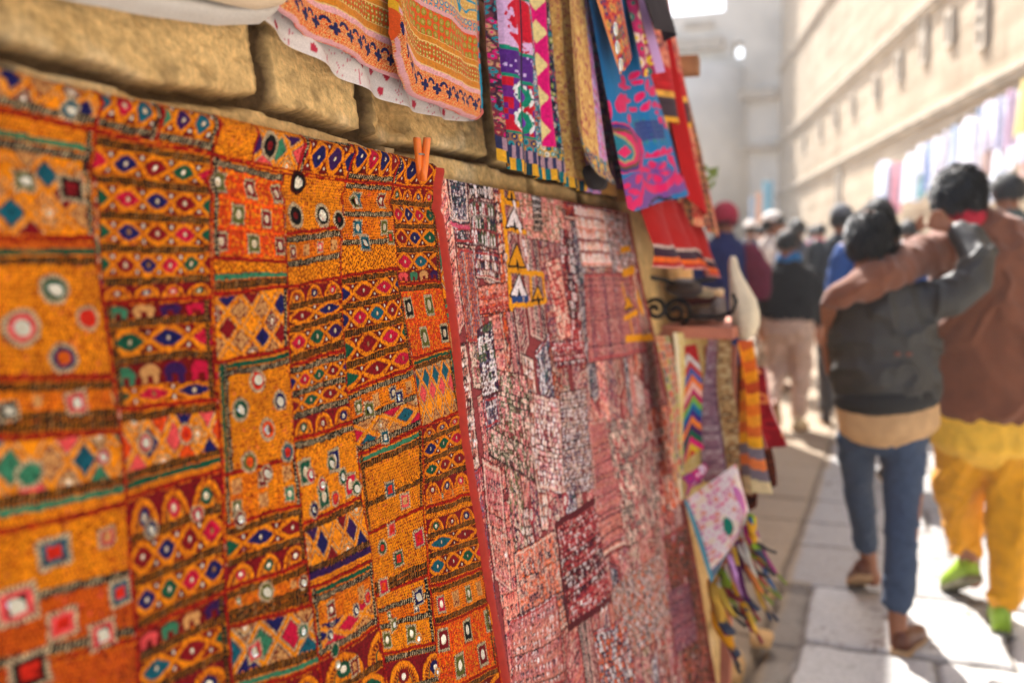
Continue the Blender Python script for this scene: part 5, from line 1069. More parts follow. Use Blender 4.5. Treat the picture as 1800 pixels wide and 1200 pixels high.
fr = [((1253, 1020), (1300, 1150), (226, 150, 24), 22), ((1268, 1000), (1312, 1080), (150, 176, 40), 16), ((1262, 1012), (1316, 1100), (196, 160, 60), 10), ((1276, 990), (1324, 1090), (214, 190, 160), 12), ((1283, 975), (1336, 1070), (206, 150, 200), 12), ((1290, 962), (1345, 1130), (216, 170, 60), 9), ((1296, 952), (1352, 1040), (120, 40, 90), 11),
      ((1301, 944), (1362, 1060), (206, 120, 60), 9), ((1306, 934), (1372, 1090), (196, 170, 140), 8), ((1311, 924), (1356, 985), (150, 30, 90), 10), ((1315, 915), (1366, 1010), (226, 160, 40), 9), ((1318, 908), (1378, 1052), (60, 90, 130), 8), ((1319, 904), (1352, 985), (140, 170, 40), 12), ((1287, 985), (1332, 1110), (176, 60, 60), 8), ((1258, 1020), (1304, 1170), (176, 60, 90), 10), ((1308, 930), (1346, 1030), (200, 190, 170), 8)]
rng = random.Random(8)
fr += [((a[0]+4, a[1]+3), (b[0]-12+7*(k % 4), b[1]-40+13*(k % 5)), q, w*.9) for k, ((a, b, c, w), q) in enumerate(zip(fr, [(196, 150, 60), (120, 140, 40), (206, 180, 150), (150, 60, 110), (220, 160, 40), (90, 40, 80), (200, 190, 170), (170, 60, 60)]*2))]
for n, (a, b, c, w) in enumerate(fr):
    pts = []; o0, o1 = 2.66, 2.60+.12*rng.random()
    for t in np.linspace(0, 1, 12): pts.append(X(a[0]+(b[0]-a[0])*t-9*math.sin(t*2.6), a[1]+(b[1]-a[1])*t+10*math.sin(t*3.1), o0+(o1-o0)*t+.012*math.sin(t*6+n)))
    bm = bmesh.new(); w3 = w*4.4/1750; tube_mesh(bm, pts, [w3*.5*(.75+.4*math.sin(math.pi*min(1, k/9.))) for k in range(12)], 10, True, .55)
    me = bpy.data.meshes.new('fringe_strip'); bm.to_mesh(me); bm.free(); me.polygons.foreach_set('use_smooth', [True]*len(me.polygons)); v = np.array([x.co for x in me.vertices]); cc = lin(c)*(.8+.4*hs(np.floor(v[:, 2]*60), n))[:, None]; tip = v[:, 2] < v[:, 2].min()+.03; cc[tip] = lin(((66, 70, 84), (130, 50, 54), (70, 64, 60), (120, 130, 60))[n % 4]); set_col(me, cc); link('fringe_strip', me, M_CLOTH, bg_)
M_CREAM = plain('cream_cotton', (214, 196, 164), .9, 0, 50, .12, .6, .008, .2)
rows = [(X(x, y, 2.92), hw*3.0/1750, hw*2.4/1750) for x, y, hw in ((1288, 450, 5), (1288, 458, 9), (1289, 470, 11), (1293, 486, 14), (1299, 504, 20), (1306, 526, 27), (1310, 548, 30), (1312, 570, 28), (1311, 586, 21), (1309, 596, 9))]
tag(ring_loft('cloth_sack', rows, M_CREAM, None, 24, .05), 'cream cotton sack hanging at the outer end of the shelf', 'sack')
# rubble and dust at the wall's foot
M_RUB = plain('wall_foot_stone', (190, 150, 96), .92, 0, 30, .25, .6, .01)
for n, (x, y, r) in enumerate(((1262, 1170, .08), (1338, 1120, .04), (1350, 1040, .035))):
    g = grd(x, y, .03); bm = bmesh.new(); bmesh.ops.create_icosphere(bm, subdivisions=3, radius=1)
    for v in bm.verts: v.co = Vector([math.copysign(abs(q)**.6, q) for q in v.co]); v.co *= 1+.45*float(fbm(np.array(v.co.x*1.5+n), np.array(v.co.y*1.5+v.co.z), n)); v.co = Vector((v.co.x*r*1.1, v.co.y*r*1.6, v.co.z*r*.45))+Vector(g)
    tag(bm_obj('loose_stone', bm, M_RUB, None, True), 'rough sandstone lump lying at the foot of the wall under the fringed bag', 'stone', 'loose stones at the wall foot')
# ------------------------------------------------------------------ people
def gslope(y): return .035*max(0., y-9.)
def depth(p): return float((np.asarray(p)-CAM)@_f)
def ebm(tubes, seg=18):
    """tubes: (points, across radii, depth radii); rings lie square to the path, first radius along +X where possible"""
    bm = bmesh.new()
    for pts, ra, rb in tubes:
        pts = [Vector(p) for p in pts]; n = len(pts)
        ra = list(ra) if hasattr(ra, '__len__') else [ra]*n; rb = ra if rb is None else (list(rb) if hasattr(rb, '__len__') else [rb]*n)
        d0 = (pts[1]-pts[0]).normalized(); d1 = (pts[-1]-pts[-2]).normalized()      # rounded ends
        P2_ = [pts[0]-d0*min(ra[0], rb[0])*.55]+pts+[pts[-1]+d1*min(ra[-1], rb[-1])*.55]; A = [ra[0]*.55]+ra+[ra[-1]*.55]; B = [rb[0]*.55]+rb+[rb[-1]*.55]; n += 2; rings = []
        for k, p in enumerate(P2_):
            t = (P2_[min(k+1, n-1)]-P2_[max(k-1, 0)]).normalized(); u = Vector((1, 0, 0))-t*t.x
            if u.length < .3: u = Vector((0, 0, 1))-t*t.z
            u.normalize(); v = t.cross(u)
            rings.append([bm.verts.new(p+u*A[k]*math.cos(2*math.pi*j/seg)+v*B[k]*math.sin(2*math.pi*j/seg)) for j in range(seg)])
        for k in range(n-1):
            for j in range(seg): bm.faces.new((rings[k][j], rings[k][(j+1) % seg], rings[k+1][(j+1) % seg], rings[k+1][j]))
        bm.faces.new(rings[0][::-1]); bm.faces.new(rings[-1])
    bmesh.ops.recalc_face_normals(bm, faces=bm.faces); return bm
def fuse(name, tubes, voxel, mat, parent, smooth=6, wr=None, seg=18):
    bm = ebm(tubes, seg); me = bpy.data.meshes.new(name); bm.to_mesh(me); bm.free()
    o = bpy.data.objects.new(name, me); COLL.objects.link(o)
    r = o.modifiers.new('r', 'REMESH'); r.mode = 'VOXEL'; r.voxel_size = voxel; r.use_smooth_shade = True
    s = o.modifiers.new('s', 'SMOOTH'); s.iterations = smooth; s.factor = .5
    dg = bpy.context.evaluated_depsgraph_get(); m2 = bpy.data.meshes.new_from_object(o.evaluated_get(dg)); m2.name = name
    bpy.data.objects.remove(o); bpy.data.meshes.remove(me)
    if wr:
        n = len(m2.vertices); co = np.empty(n*3, np.float32); m2.vertices.foreach_get('co', co); co = co.reshape(-1, 3); no = np.empty(n*3, np.float32); m2.vertex_normals.foreach_get('vector', no); no = no.reshape(-1, 3)
        fq, amp, ax = wr; x, y, z = co.T
        a = fbm((x+.5*y)*fq*ax[0]+3*fbm(x*fq*.4, z*fq*.4, 5), z*fq*ax[1]+y*fq*.5+2*fbm(x*fq*.4, z*fq*.5, 9), 3, 3); rdg = 1-np.abs(a)*5
        d = amp*(np.clip(rdg, 0, 1)**2-.4)+amp*.8*fbm(x*fq*.5, z*fq*.5+y*fq*.3, 8, 2)
        m2.vertices.foreach_set('co', np.ascontiguousarray(co+no*d[:, None], np.float32).ravel()); m2.update()
    m2.materials.clear(); return link(name, m2, mat, parent)
def cmat(name, c, rough=.88, sc_=45, bump=.5, sheen=.0): return plain(name, c, rough, 0, sc_, .14, bump, .004, sheen)
M_SKIN = plain('brown_skin', (142, 88, 58), .55, 0, 80, .08, .15, .001, 0, .08)
M_HAIR = plain('black_hair', (13, 11, 12), .5, 0, 260, .3, .9, .004)
M_EYE = plain('eye', (30, 24, 22), .2, 0, 50, .1, .05)
M_LIP = plain('lips', (120, 62, 54), .5, 0, 50, .1, .1)
def rotz(v, a): return Vector((v[0]*math.cos(a)-v[1]*math.sin(a), v[0]*math.sin(a)+v[1]*math.cos(a), v[2]))
def head_tubes(c, s, yaw, tilt=0.):
    """head centred at c; s = 1 for an adult; yaw 0 looks along +Y"""
    c = Vector(c); f = lambda x, y, z: c+rotz(Vector((x+tilt*z, y, z))*s, yaw)
    t = [([f(0, -.010, .085), f(0, -.004, .05), f(0, 0, 0), f(0, .02, -.05), f(0, .045, -.095)], [v*s for v in (.052, .072, .077, .064, .036)], [v*s for v in (.066, .090, .096, .076, .040)]),
         ([f(0, .088, .025), f(0, .112, -.012), f(0, .106, -.026)], [v*s for v in (.008, .014, .014)], None),
         ([f(0, -.02, -.05), f(0, -.03, -.13)], [.052*s, .056*s], None)]
    for sg in (-1, 1): t.append(([f(sg*.078, -.012, .022), f(sg*.086, -.018, .0), f(sg*.080, -.006, -.026)], [.007*s, .010*s, .007*s], [.015*s, .018*s, .011*s]))
    return t, f
def face_bits(f, s, parent):
    for sg in (-1, 1):
        bm = bmesh.new(); bmesh.ops.create_uvsphere(bm, u_segments=10, v_segments=6, radius=.011*s, matrix=Matrix.Translation(f(sg*.033, .083, .012))); bm_obj('eye', bm, M_EYE, parent, True)
    bm = bmesh.new(); tube_mesh(bm, [f(x, .100-abs(x)*.5, -.052) for x in (-.024, -.01, .01, .024)], [.003*s, .006*s, .006*s, .003*s], 8); bm_obj('lips', bm, M_LIP, parent, True)
def hair(f, s, parent, mat=None, amp=.016, low=-.055, k=0, name='hair', up=1.0):
    bm = bmesh.new(); bmesh.ops.create_icosphere(bm, subdivisions=5, radius=1.0)
    kill = []
    for v in bm.verts:
        d = v.co.copy()
        if d.z < low/.11+(.9*max(0, d.y)): kill.append(v)
        n = float(fbm(np.array(d.x*2.6+d.y*2+k), np.array(d.z*2.6-d.y*1.5), k, 2)); n2 = float(fbm(np.array(d.x*22+k), np.array(d.z*10+d.y*22), k+1, 2))
        r = 1+n*amp/.11+n2*amp/.10
        v.co = f(d.x*.088*r, -.006+d.y*.106*r, .008+d.z*.106*r*up)
    bmesh.ops.delete(bm, geom=kill, context='VERTS')
    if name == 'hair':                                           # loose locks over the cap of hair
        hr = random.Random(k+5); bm.verts.ensure_lookup_table(); vs = list(bm.verts); ct = f(0, -.006, .008)
        for _ in range(1500 if s > .9 and k in (3, 8) else 350):
            p = vs[hr.randrange(len(vs))].co.copy(); o = (p-ct).normalized(); dn = Vector((hr.uniform(-.6, .6), hr.uniform(-.6, .3), -1)); t = (dn-o*dn.dot(o)).normalized(); sd_ = t.cross(o)*(.0022*s); L = hr.uniform(.018, .04)*s
            q = [bm.verts.new(p-sd_-o*.002), bm.verts.new(p+sd_-o*.002), bm.verts.new(p+t*L*.5+o*.006*s+sd_*.8), bm.verts.new(p+t*L+o*(hr.uniform(.002, .010))*s)]; bm.faces.new((q[0], q[1], q[2], q[3]))
    return bm_obj(name, bm, mat or M_HAIR, parent, True)
def hand_tubes(w, d, side, s=1., palm=Vector((0, 0, -1)), curl=.5, spread=.012):
    """palm and five unequal, bent fingers; w wrist, d pointing direction, side = towards the thumb"""
    w, d, side, palm = Vector(w), Vector(d).normalized(), Vector(side).normalized(), Vector(palm).normalized()
    t = [([w, w+d*.045*s, w+d*.085*s], [.024*s, .034*s, .036*s], [.016*s, .015*s, .013*s])]
    for i, (L, o) in enumerate(((.070, .026), (.078, .009), (.072, -.009), (.056, -.026))):
        b = w+d*.082*s+side*o*s; m = b+(d*math.cos(curl*.6)+palm*math.sin(curl*.6)+side*o*spread*20)*L*.5*s; e = m+(d*math.cos(curl*1.5)+palm*math.sin(curl*1.5))*L*.5*s
        t.append(([b, m, e], [.0088*s, .0082*s, .0068*s], None))
    b = w+d*.03*s+side*.030*s; m = b+(d*.6+side*.8+palm*.2).normalized()*.032*s; e = m+(d*.9+side*.2+palm*.4).normalized()*.028*s; t.append(([b, m, e], [.011*s, .0095*s, .0075*s], None))
    return t
def shoe(heel, yaw, pitch, L, mat, sole, parent, h=.075, ankle=.0):
    """heel = bottom back of the shoe; pitch raises the heel about the toe"""
    heel = Vector(heel); R = Matrix.Rotation(yaw, 3, 'Z') @ Matrix.Rotation(-pitch, 3, 'X')
    prof = [(0, .026, .9), (.06, .033, 1.0), (.2, .036, 1.0), (.38, .035, .86), (.55, .040, .72), (.75, .043, .60), (.9, .036, .48), (1, .018, .36)]
    bm = bmesh.new(); rings = []
    for t, w, hh in prof:
        ring = []
        for j in range(14):
            a = math.pi*2*j/14; x = math.cos(a); z = math.sin(a); zz = h*hh*max(0, z)**.8 if z > 0 else 0
            ring.append(bm.verts.new(heel+R @ Vector((w*np.sign(x)*abs(x)**.7*(L/.26), t*L, .018+zz))))
        rings.append(ring)
    for k in range(len(rings)-1):
        for j in range(14): bm.faces.new((rings[k][j], rings[k][(j+1) % 14], rings[k+1][(j+1) % 14], rings[k+1][j]))
    bm.faces.new(rings[0][::-1]); bm.faces.new(rings[-1]); bmesh.ops.recalc_face_normals(bm, faces=bm.faces); o = bm_obj('shoe', bm, mat, parent, True)
    bm = bmesh.new(); lo, hi = [], []
    for sg in (1, -1):
        for t, w, hh in (prof if sg > 0 else prof[::-1]):
            for z, l in ((0, lo), (.02, hi)): l.append(bm.verts.new(heel+R @ Vector((sg*(w+.003)*(L/.26), t*L*1.02-.004, z))))
    n = len(lo)
    for j in range(n): bm.faces.new((lo[j], lo[(j+1) % n], hi[(j+1) % n], hi[j]))
    bm.faces.new(lo[::-1]); bm.faces.new(hi); bmesh.ops.recalc_face_normals(bm, faces=bm.faces); s = bm_obj('sole', bm, sole, None, False); s.parent = o
    return o
def J(px, py, y): return Vector(crs(px, py, y))
def R_(px, y): return px*y*.985/1750
def tb(*jj):
    """limb from (px, py, y, half-width px)"""
    return ([J(a, b, y) for a, b, y, r in jj], [R_(r, y) for a, b, y, r in jj], None)
VX = .0085
# ---- the shorter boy in the dark jacket
b1 = empty('person', (0.0, 3.75, 0), 'shorter boy in dark grey jacket, blue jeans and brown loafers', 'person')
M_JK = cmat('dark_grey_jacket', (50, 46, 40), .62, 60, .4, 0); M_SH = cmat('sand_shirt', (190, 150, 104)); M_JEAN = cmat('blue_jeans', (54, 68, 90), .85, 120, .4); M_LOAF = plain('brown_leather', (98, 50, 26), .5, 0, 60, .15, .3); M_SOLE = plain('crepe_sole', (176, 140, 100), .8, 0, 60, .1, .3)
ht, hf = head_tubes(J(1532, 424, 3.74), .97, -.12)
body = ht+[([J(1548, 478, 3.74), J(1550, 520, 3.75), J(1552, 600, 3.76), J(1555, 700, 3.78), J(1553, 760, 3.80)], [.06, .12, .13, .12, .11], [.05, .08, .085, .085, .08])]
legR = [(1584, 760, 3.78, 26), (1592, 865, 3.80, 28), (1584, 960, 3.72, 25), (1578, 1060, 3.70, 17), (1578, 1108, 3.70, 15), (1580, 1135, 3.74, 15)]
legL = [(1516, 755, 3.84, 26), (1507, 850, 4.06, 21), (1516, 905, 4.16, 19), (1524, 962, 4.26, 15), (1530, 1000, 4.30, 13), (1535, 1018, 4.36, 14)]
armR = [(1622, 532, 3.74, 26), (1678, 520, 3.72, 23), (1718, 488, 3.72, 21), (1720, 455, 3.74, 20), (1700, 420, 3.78, 17), (1678, 402, 3.80, 13)]
armL = [(1478, 535, 3.75, 24), (1466, 600, 3.80, 21), (1470, 650, 3.86, 19), (1490, 680, 4.02, 16), (1505, 690, 4.10, 12)]
body += [tb(*legR), tb(*legL), tb(*armR), tb(*armL)]
body += hand_tubes(J(1676, 401, 3.80), J(1640, 388, 3.80)-J(1676, 401, 3.80), (0, -.3, 1), .9, (-.3, .2, -1), .7)+hand_tubes(J(1506, 690, 4.10), (.3, 1, .1), (1, 0, .5), .9, (0, 0, -1), .6)
fuse('body', body, VX, M_SKIN, b1, 5); hair(hf, .97, b1, k=3, low=-.07); face_bits(hf, .97, b1)
w = lambda r: r*1.0
jk = [([J(1548, 492, 3.74), J(1549, 510, 3.74), J(1551, 535, 3.745), J(1552, 580, 3.75), J(1554, 640, 3.76), J(1556, 690, 3.77), J(1558, 706, 3.77)], [R_(v, 3.75) for v in (44, 64, 82, 90, 90, 87, 83)], [.075, .105, .125, .140, .145, .150, .140]),
      tb((1618, 535, 3.75, 36), (1678, 522, 3.72, 35), (1716, 492, 3.71, 32), (1720, 456, 3.73, 31), (1702, 424, 3.77, 27), (1682, 404, 3.80, 23)), tb((1482, 530, 3.75, 30), (1470, 600, 3.80, 27), (1474, 650, 3.86, 26), (1492, 680, 4.0, 22)),
      ([J(1545, 482, 3.74), J(1546, 500, 3.74)], [.085, .10], [.075, .085])]
fuse('jacket', jk, VX, M_JK, b1, 14, (8, .018, (.9, 1.1)))
fuse('shirt', [([J(1556, 690, 3.77), J(1560, 725, 3.775), J(1563, 752, 3.78)], [R_(v, 3.77) for v in (82, 84, 82)], [.125, .128, .122])], VX, M_SH, b1, 5, (9, .005, (1.6, .3)))
fuse('trousers', [([J(1555, 735, 3.80), J(1550, 765, 3.80)], [R_(76, 3.8), R_(74, 3.8)], [.11, .115]), tb((1588, 760, 3.78, 40), (1590, 800, 3.80, 36), (1588, 870, 3.79, 31), (1583, 960, 3.72, 28), (1578, 1062, 3.70, 27)), tb((1510, 762, 3.82, 38), (1506, 800, 3.92, 32), (1508, 850, 4.06, 25), (1516, 905, 4.16, 23), (1523, 956, 4.26, 21))], VX, M_JEAN, b1, 10, (10, .008, (.6, 1.3)))
g = grd(1582, 1152); shoe((g[0]-.004, g[1], .0), -.30, 0, .245, M_LOAF, M_SOLE, b1, .07)
g = J(1519, 1003, 4.20); shoe((g[0], g[1], g[2]-.035), .18, .42, .245, M_LOAF, M_SOLE, b1, .07)
M_TAB = plain('rust_tab', (104, 56, 38), .6, 0, 60, .1, .2); M_JK2 = cmat('jacket_hem_knit', (30, 27, 24), .8, 150, .5, 0)
fuse('hem_band', [([J(1557, 690, 3.77), J(1558, 707, 3.77)], [R_(87, 3.77), R_(86, 3.77)], [.152, .150])], VX, M_JK2, b1, 8)
for x in (1578, 1598):
    bm = bmesh.new(); c = J(x, 622, 3.60); box(bm, tuple(c), (.020, .010, .014), 0, .003); bm_obj('tab', bm, M_TAB, b1, True)
# ---- the taller boy in brown and yellow
b2 = empty('person', (.36, 4.06, 0), 'taller boy in brown jacket, yellow trousers and lime green shoes', 'person')
M_BR = cmat('brown_cotton_jacket', (112, 62, 36), .88, 50, .5, .2); M_YE = cmat('yellow_cotton', (214, 146, 2), .88, 60, .5, .05); M_LIME = plain('lime_green_shoe', (140, 172, 40), .6, 0, 80, .12, .3); M_GSOLE = plain('grey_green_sole', (112, 108, 84), .8, 0, 60, .15, .3); M_SCF = cmat('red_scarf', (176, 20, 44))
ht, hf = head_tubes(J(1685, 352, 4.06), 1.05, .30)
body = ht+[([J(1702, 400, 4.06), J(1720, 440, 4.06), J(1735, 540, 4.07), J(1740, 660, 4.08), J(1738, 740, 4.08)], [.07, .16, .16, .15, .15], [.055, .09, .10, .10, .10])]
legR = [(1775, 750, 4.08, 42), (1778, 880, 4.12, 28), (1772, 990, 4.08, 22), (1763, 1070, 4.04, 15), (1763, 1100, 4.08, 14)]
legL = [(1700, 750, 4.08, 42), (1686, 870, 4.26, 26), (1700, 960, 4.34, 19), (1708, 1000, 4.36, 14), (1712, 1022, 4.42, 13)]
armL = [(1700, 430, 4.04, 26), (1622, 452, 3.86, 23), (1560, 482, 3.66, 20), (1505, 502, 3.60, 17), (1468, 520, 3.60, 12), (1456, 530, 3.62, 10)]
armR = [(1795, 440, 4.06, 26), (1822, 530, 4.06, 23), (1826, 610, 4.10, 20), (1818, 680, 4.20, 13)]
body += [tb(*legR), tb(*legL), tb(*armL), tb(*armR)]
body += hand_tubes(J(1460, 527, 3.62), (-.12, .80, -.55), (.8, 0, .3), .88, (.2, .2, -1), .6)+hand_tubes(J(1818, 682, 4.20), (0, .4, -1), (-1, .2, 0), 1., (0, 1, 0), .6)
fuse('body', body, VX, M_SKIN, b2, 5); hair(hf, 1.05, b2, k=8, low=-.062, amp=.02, up=1.06); face_bits(hf, 1.05, b2)
fuse('scarf', [([J(1690, 392, 4.03), J(1695, 380, 4.04), J(1702, 374, 4.06)], [.085, .085, .075], [.085, .08, .07])], VX, M_SCF, b2, 4, (40, .005, (.7, 1.2)))
jk = [([J(1712, 392, 4.06), J(1722, 412, 4.06), J(1735, 445, 4.06), J(1740, 520, 4.07), J(1742, 600, 4.07), J(1744, 680, 4.08), J(1746, 722, 4.08)], [R_(v, 4.06) for v in (44, 70, 92, 96, 96, 98, 98)], [.075, .10, .125, .145, .15, .16, .165]),
      tb((1706, 428, 4.05, 34), (1660, 440, 3.96, 36), (1618, 454, 3.84, 36), (1560, 484, 3.66, 31), (1505, 505, 3.60, 26), (1470, 520, 3.60, 22), (1458, 526, 3.61, 19)), tb((1795, 440, 4.06, 34), (1822, 530, 4.06, 31), (1826, 610, 4.10, 28), (1820, 670, 4.18, 22)),
      ([J(1700, 388, 4.06), J(1712, 404, 4.06)], [.075, .12], [.07, .09])]
fuse('jacket', jk, VX, M_BR, b2, 14, (6, .018, (1.2, .7)))
fuse('kurta', [([J(1742, 712, 4.08), J(1738, 742, 4.09), J(1736, 768, 4.10)], [R_(v, 4.08) for v in (94, 98, 100)], [.15, .165, .175])], VX, cmat('kurta_cotton', (226, 172, 52), .88, 60, .5, .05), b2, 5, (8, .007, (1.8, .3)))
fuse('trousers', [([J(1736, 740, 4.09), J(1734, 775, 4.10)], [R_(88, 4.1), R_(86, 4.1)], [.14, .14]), tb((1778, 770, 4.08, 50), (1778, 850, 4.11, 44), (1776, 940, 4.09, 38), (1770, 1010, 4.06, 33), (1766, 1052, 4.05, 27)), tb((1694, 770, 4.10, 50), (1686, 850, 4.22, 40), (1692, 910, 4.30, 31), (1700, 968, 4.36, 25))], VX, M_YE, b2, 12, (6, .018, (1.3, .6)))
g = grd(1760, 1118); shoe((g[0], g[1], 0), -.05, 0, .26, M_LIME, M_GSOLE, b2, .10)
g = J(1716, 1000, 4.28); shoe((g[0], g[1], g[2]-.045), .42, .50, .26, M_LIME, M_GSOLE, b2, .10)
# ---- the man ahead in the black sweater
b3 = empty('person', (-.70, 8.43, 0), 'walker ahead in a black sweater and loose pale trousers with a turquoise collar', 'person')
M_BLK = cmat('black_knit', (6, 7, 11), .92, 60, .5, 0); M_PALE = cmat('pale_pink_trousers', (196, 166, 146)); M_TURQ = cmat('turquoise_collar', (14, 100, 156)); M_CSH = plain('cream_shoe', (196, 176, 140), .7, 0, 60, .1, .3)
Y3 = 8.45; ht, hf = head_tubes(J(1386, 428, Y3), 1.02, -.35)
body = ht+[([J(1386, 460, Y3), J(1388, 490, Y3), J(1385, 560, Y3)], [.09, .2, .17], [.07, .11, .11]), tb((1405, 570, Y3, 17), (1408, 650, Y3+.1, 11), (1402, 735, Y3, 8), (1400, 750, Y3+.08, 7)), tb((1366, 570, Y3, 17), (1368, 660, Y3+.12, 11), (1362, 705, Y3-.25, 8), (1362, 714, Y3-.32, 7)),
        tb((1430, 490, Y3, 11), (1440, 530, Y3+.02, 9), (1440, 575, Y3+.12, 7)), tb((1342, 490, Y3, 11), (1330, 535, Y3+.05, 9), (1338, 570, Y3+.2, 7))]
body += hand_tubes(J(1440, 577, Y3+.12), (0, .3, -1), (-1, .4, 0), 1.1, (0, 1, 0), .5)+hand_tubes(J(1338, 572, Y3+.2), (0, .3, -1), (1, .4, 0), 1.1, (0, 1, 0), .5)
fuse('body', body, .012, M_SKIN, b3, 4); hair(hf, 1.02, b3, k=13); face_bits(hf, 1.02, b3)
fuse('sweater', [([J(1386, 462, Y3), J(1387, 476, Y3), J(1388, 500, Y3), J(1385, 540, Y3), J(1383, 558, Y3)], [R_(v, Y3) for v in (26, 44, 52, 50, 49)], [.10, .13, .16, .17, .16]), tb((1428, 488, Y3, 15), (1440, 530, Y3+.02, 13), (1441, 568, Y3+.1, 10)), tb((1344, 488, Y3, 15), (1332, 533, Y3+.05, 13), (1338, 562, Y3+.16, 10))], .014, M_BLK, b3, 5, (9, .015, (.8, 1)))
fuse('collar', [([J(1386, 462, Y3), J(1386, 450, Y3+.02)], [.115, .10], [.10, .09])], .012, M_TURQ, b3, 3, (20, .008, (1, 1)))
fuse('trousers', [([J(1384, 556, Y3), J(1384, 585, Y3)], [R_(46, Y3), R_(45, Y3)], [.15, .15]), tb((1406, 580, Y3, 24), (1410, 640, Y3+.08, 19), (1404, 700, Y3+.05, 15), (1402, 732, Y3, 14)), tb((1364, 580, Y3, 24), (1366, 640, Y3+.12, 20), (1363, 675, Y3-.05, 16), (1358, 702, Y3-.22, 13))], .014, M_PALE, b3, 4, (9, .018, (1, .8)))
g = grd(1398, 757); shoe((g[0], g[1], 0), -.2, 0, .27, M_CSH, M_SOLE, b3, .09); g = J(1362, 700, Y3-.30); shoe((g[0], g[1], g[2]-.04), 0, 1.0, .27, M_CSH, M_SOLE, b3, .09)
# ---- people further up the lane
CL = {}
def figure(px, top, Y, yaw, coat, legs, label, hat=None, base=None, long=False, k=0, shawl=None, group=None, wide=1.0):
    p = J(px, top, Y); z0 = gslope(Y) if base is None else base; s = (p[2]-z0)/1.70; o = Vector((p[0], Y, z0))
    e = empty('person', tuple(o), label, 'person', group); f = lambda x, y, z: o+rotz(Vector((x*wide, y, z))*s, yaw)
    def m(c, n): 
        if c not in CL: CL[c] = cmat(n, c)
        return CL[c]
    ht, hf = head_tubes(f(0, .02, 1.575), s, yaw+.2*math.sin(k)); st = .12*math.sin(k*2+1)
    T = lambda pts, r, rb=None: ([f(*q) for q in pts], [v*s for v in r], None if rb is None else [v*s for v in rb])
    legs_ = [T([(sg*.085, 0, .88), (sg*.09, .03+sg*st*.7, .48), (sg*.09, -.03+sg*st*1.6, .10), (sg*.09, .10+sg*st*1.6, .04)], (.08, .055, .04, .035)) for sg in (-1, 1)]
    arms = [T([(sg*.185, 0, 1.40), (sg*.235, -.02-sg*st*.4, 1.13), (sg*.22, .08-sg*st*.6, .90), (sg*.21, .11-sg*st*.6, .82)], (.05, .042, .033, .028)) for sg in (-1, 1)]
    body = ht+legs_+arms+[T([(0, 0, .9), (0, 0, 1.1), (0, .01, 1.32), (0, 0, 1.44)], (.14, .135, .16, .08), (.09, .085, .10, .06))]
    for sg in (-1, 1): body += hand_tubes(f(sg*.21, .11-sg*st*.6, .83), rotz((0, .2, -1), yaw), rotz((-sg, .3, 0), yaw), s, rotz((0, 1, 0), yaw), .5)
    fuse('body', body, .016*s, M_SKIN, e, 3); face_bits(hf, s, e)
    if hat is None: hair(hf, s, e, k=k)
    else: hair(hf, s, e, k=k); hair(lambda x, y, z: hf(x*1.08, y*1.08, z*1.05+.02), s, e, m(hat, 'cap_cloth'), .004, .01 if k != 1 else -.08, k, 'cap' if k != 1 else 'headscarf')
    zb = .55 if long else .80
    fuse('coat', [T([(0, 0, zb), (0, 0, .95), (0, .0, 1.15), (0, .005, 1.34), (0, 0, 1.45)], (.185, .175, .18, .195, .09), (.13, .125, .125, .125, .08))]+[T([(sg*.185, 0, 1.39), (sg*.24, -.02-sg*st*.4, 1.13), (sg*.222, .08-sg*st*.6, .92)], (.068, .06, .05)) for sg in (-1, 1)], .018*s, m(coat, 'coat_cloth'), e, 4, (9, .015, (.9, 1)))
    fuse('trousers', [T([(0, 0, .92), (0, 0, .82)], (.15, .155), (.11, .11))]+[T([(sg*.085, 0, .86), (sg*.09, .03+sg*st*.7, .48), (sg*.09, -.03+sg*st*1.6, .12)], (.095, .075, .06)) for sg in (-1, 1)], .018*s, m(legs, 'trouser_cloth'), e, 3, (9, .012, (1, .8)))
    for sg in (-1, 1): shoe(f(sg*.09, -.08+sg*st*1.6, 0), yaw, 0, .27*s, m((50, 40, 36), 'dark_shoe'), M_SOLE, e, .08*s)
    if shawl: fuse('shawl', [T([(.13, -.12, 1.38), (.20, -.14, 1.2), (.22, -.13, 1.0)], (.06, .11, .08), (.04, .05, .03))], .018*s, m(shawl, 'shawl_cloth'), e, 3, (9, .012, (1, 1)))
    return e
CG = 'people walking up the lane'
bm = bmesh.new(); q = J(1275, 400, 7.0); box(bm, (q[0]-.25, 7.0, .10), (.9, .9, .2), 0, .02); tag(bm_obj('stone_step', bm, M_SAND), 'stone doorstep under the woman in the red headscarf', 'step')
figure(1276, 357, 7.0, -2.6+math.pi, (26, 36, 84), (60, 40, 60), 'woman in a red headscarf and navy coat with a maroon shawl beyond the stall', (158, 34, 58), .20, True, 1, (104, 22, 48), CG)
figure(1357, 373, 10.5, -1.2, (206, 196, 186), (150, 130, 110), 'man in a white cap and pale jacket seen from the side', (226, 220, 212), None, True, 4, None, CG)
figure(1402, 383, 11.6, .1, (62, 66, 78), (70, 66, 66), 'man in a slate grey jacket behind the walker in black', None, None, False, 6, None, CG)
figure(1320, 388, 14.5, .2, (60, 66, 80), (60, 60, 66), 'far walker in a pale cap and blue grey coat next to the red headscarf woman', (220, 216, 210), None, False, 5, None, CG)
figure(1480, 360, 9.0, .15, (48, 54, 58), (60, 56, 54), 'man in a grey cap and dark jacket left of the boys', (90, 92, 96), None, False, 7, (30, 110, 104), CG)
figure(1546, 345, 6.6, .1, (30, 72, 136), (60, 60, 80), 'man in a bright blue shirt walking just ahead of the two boys', None, None, False, 9, None, CG)
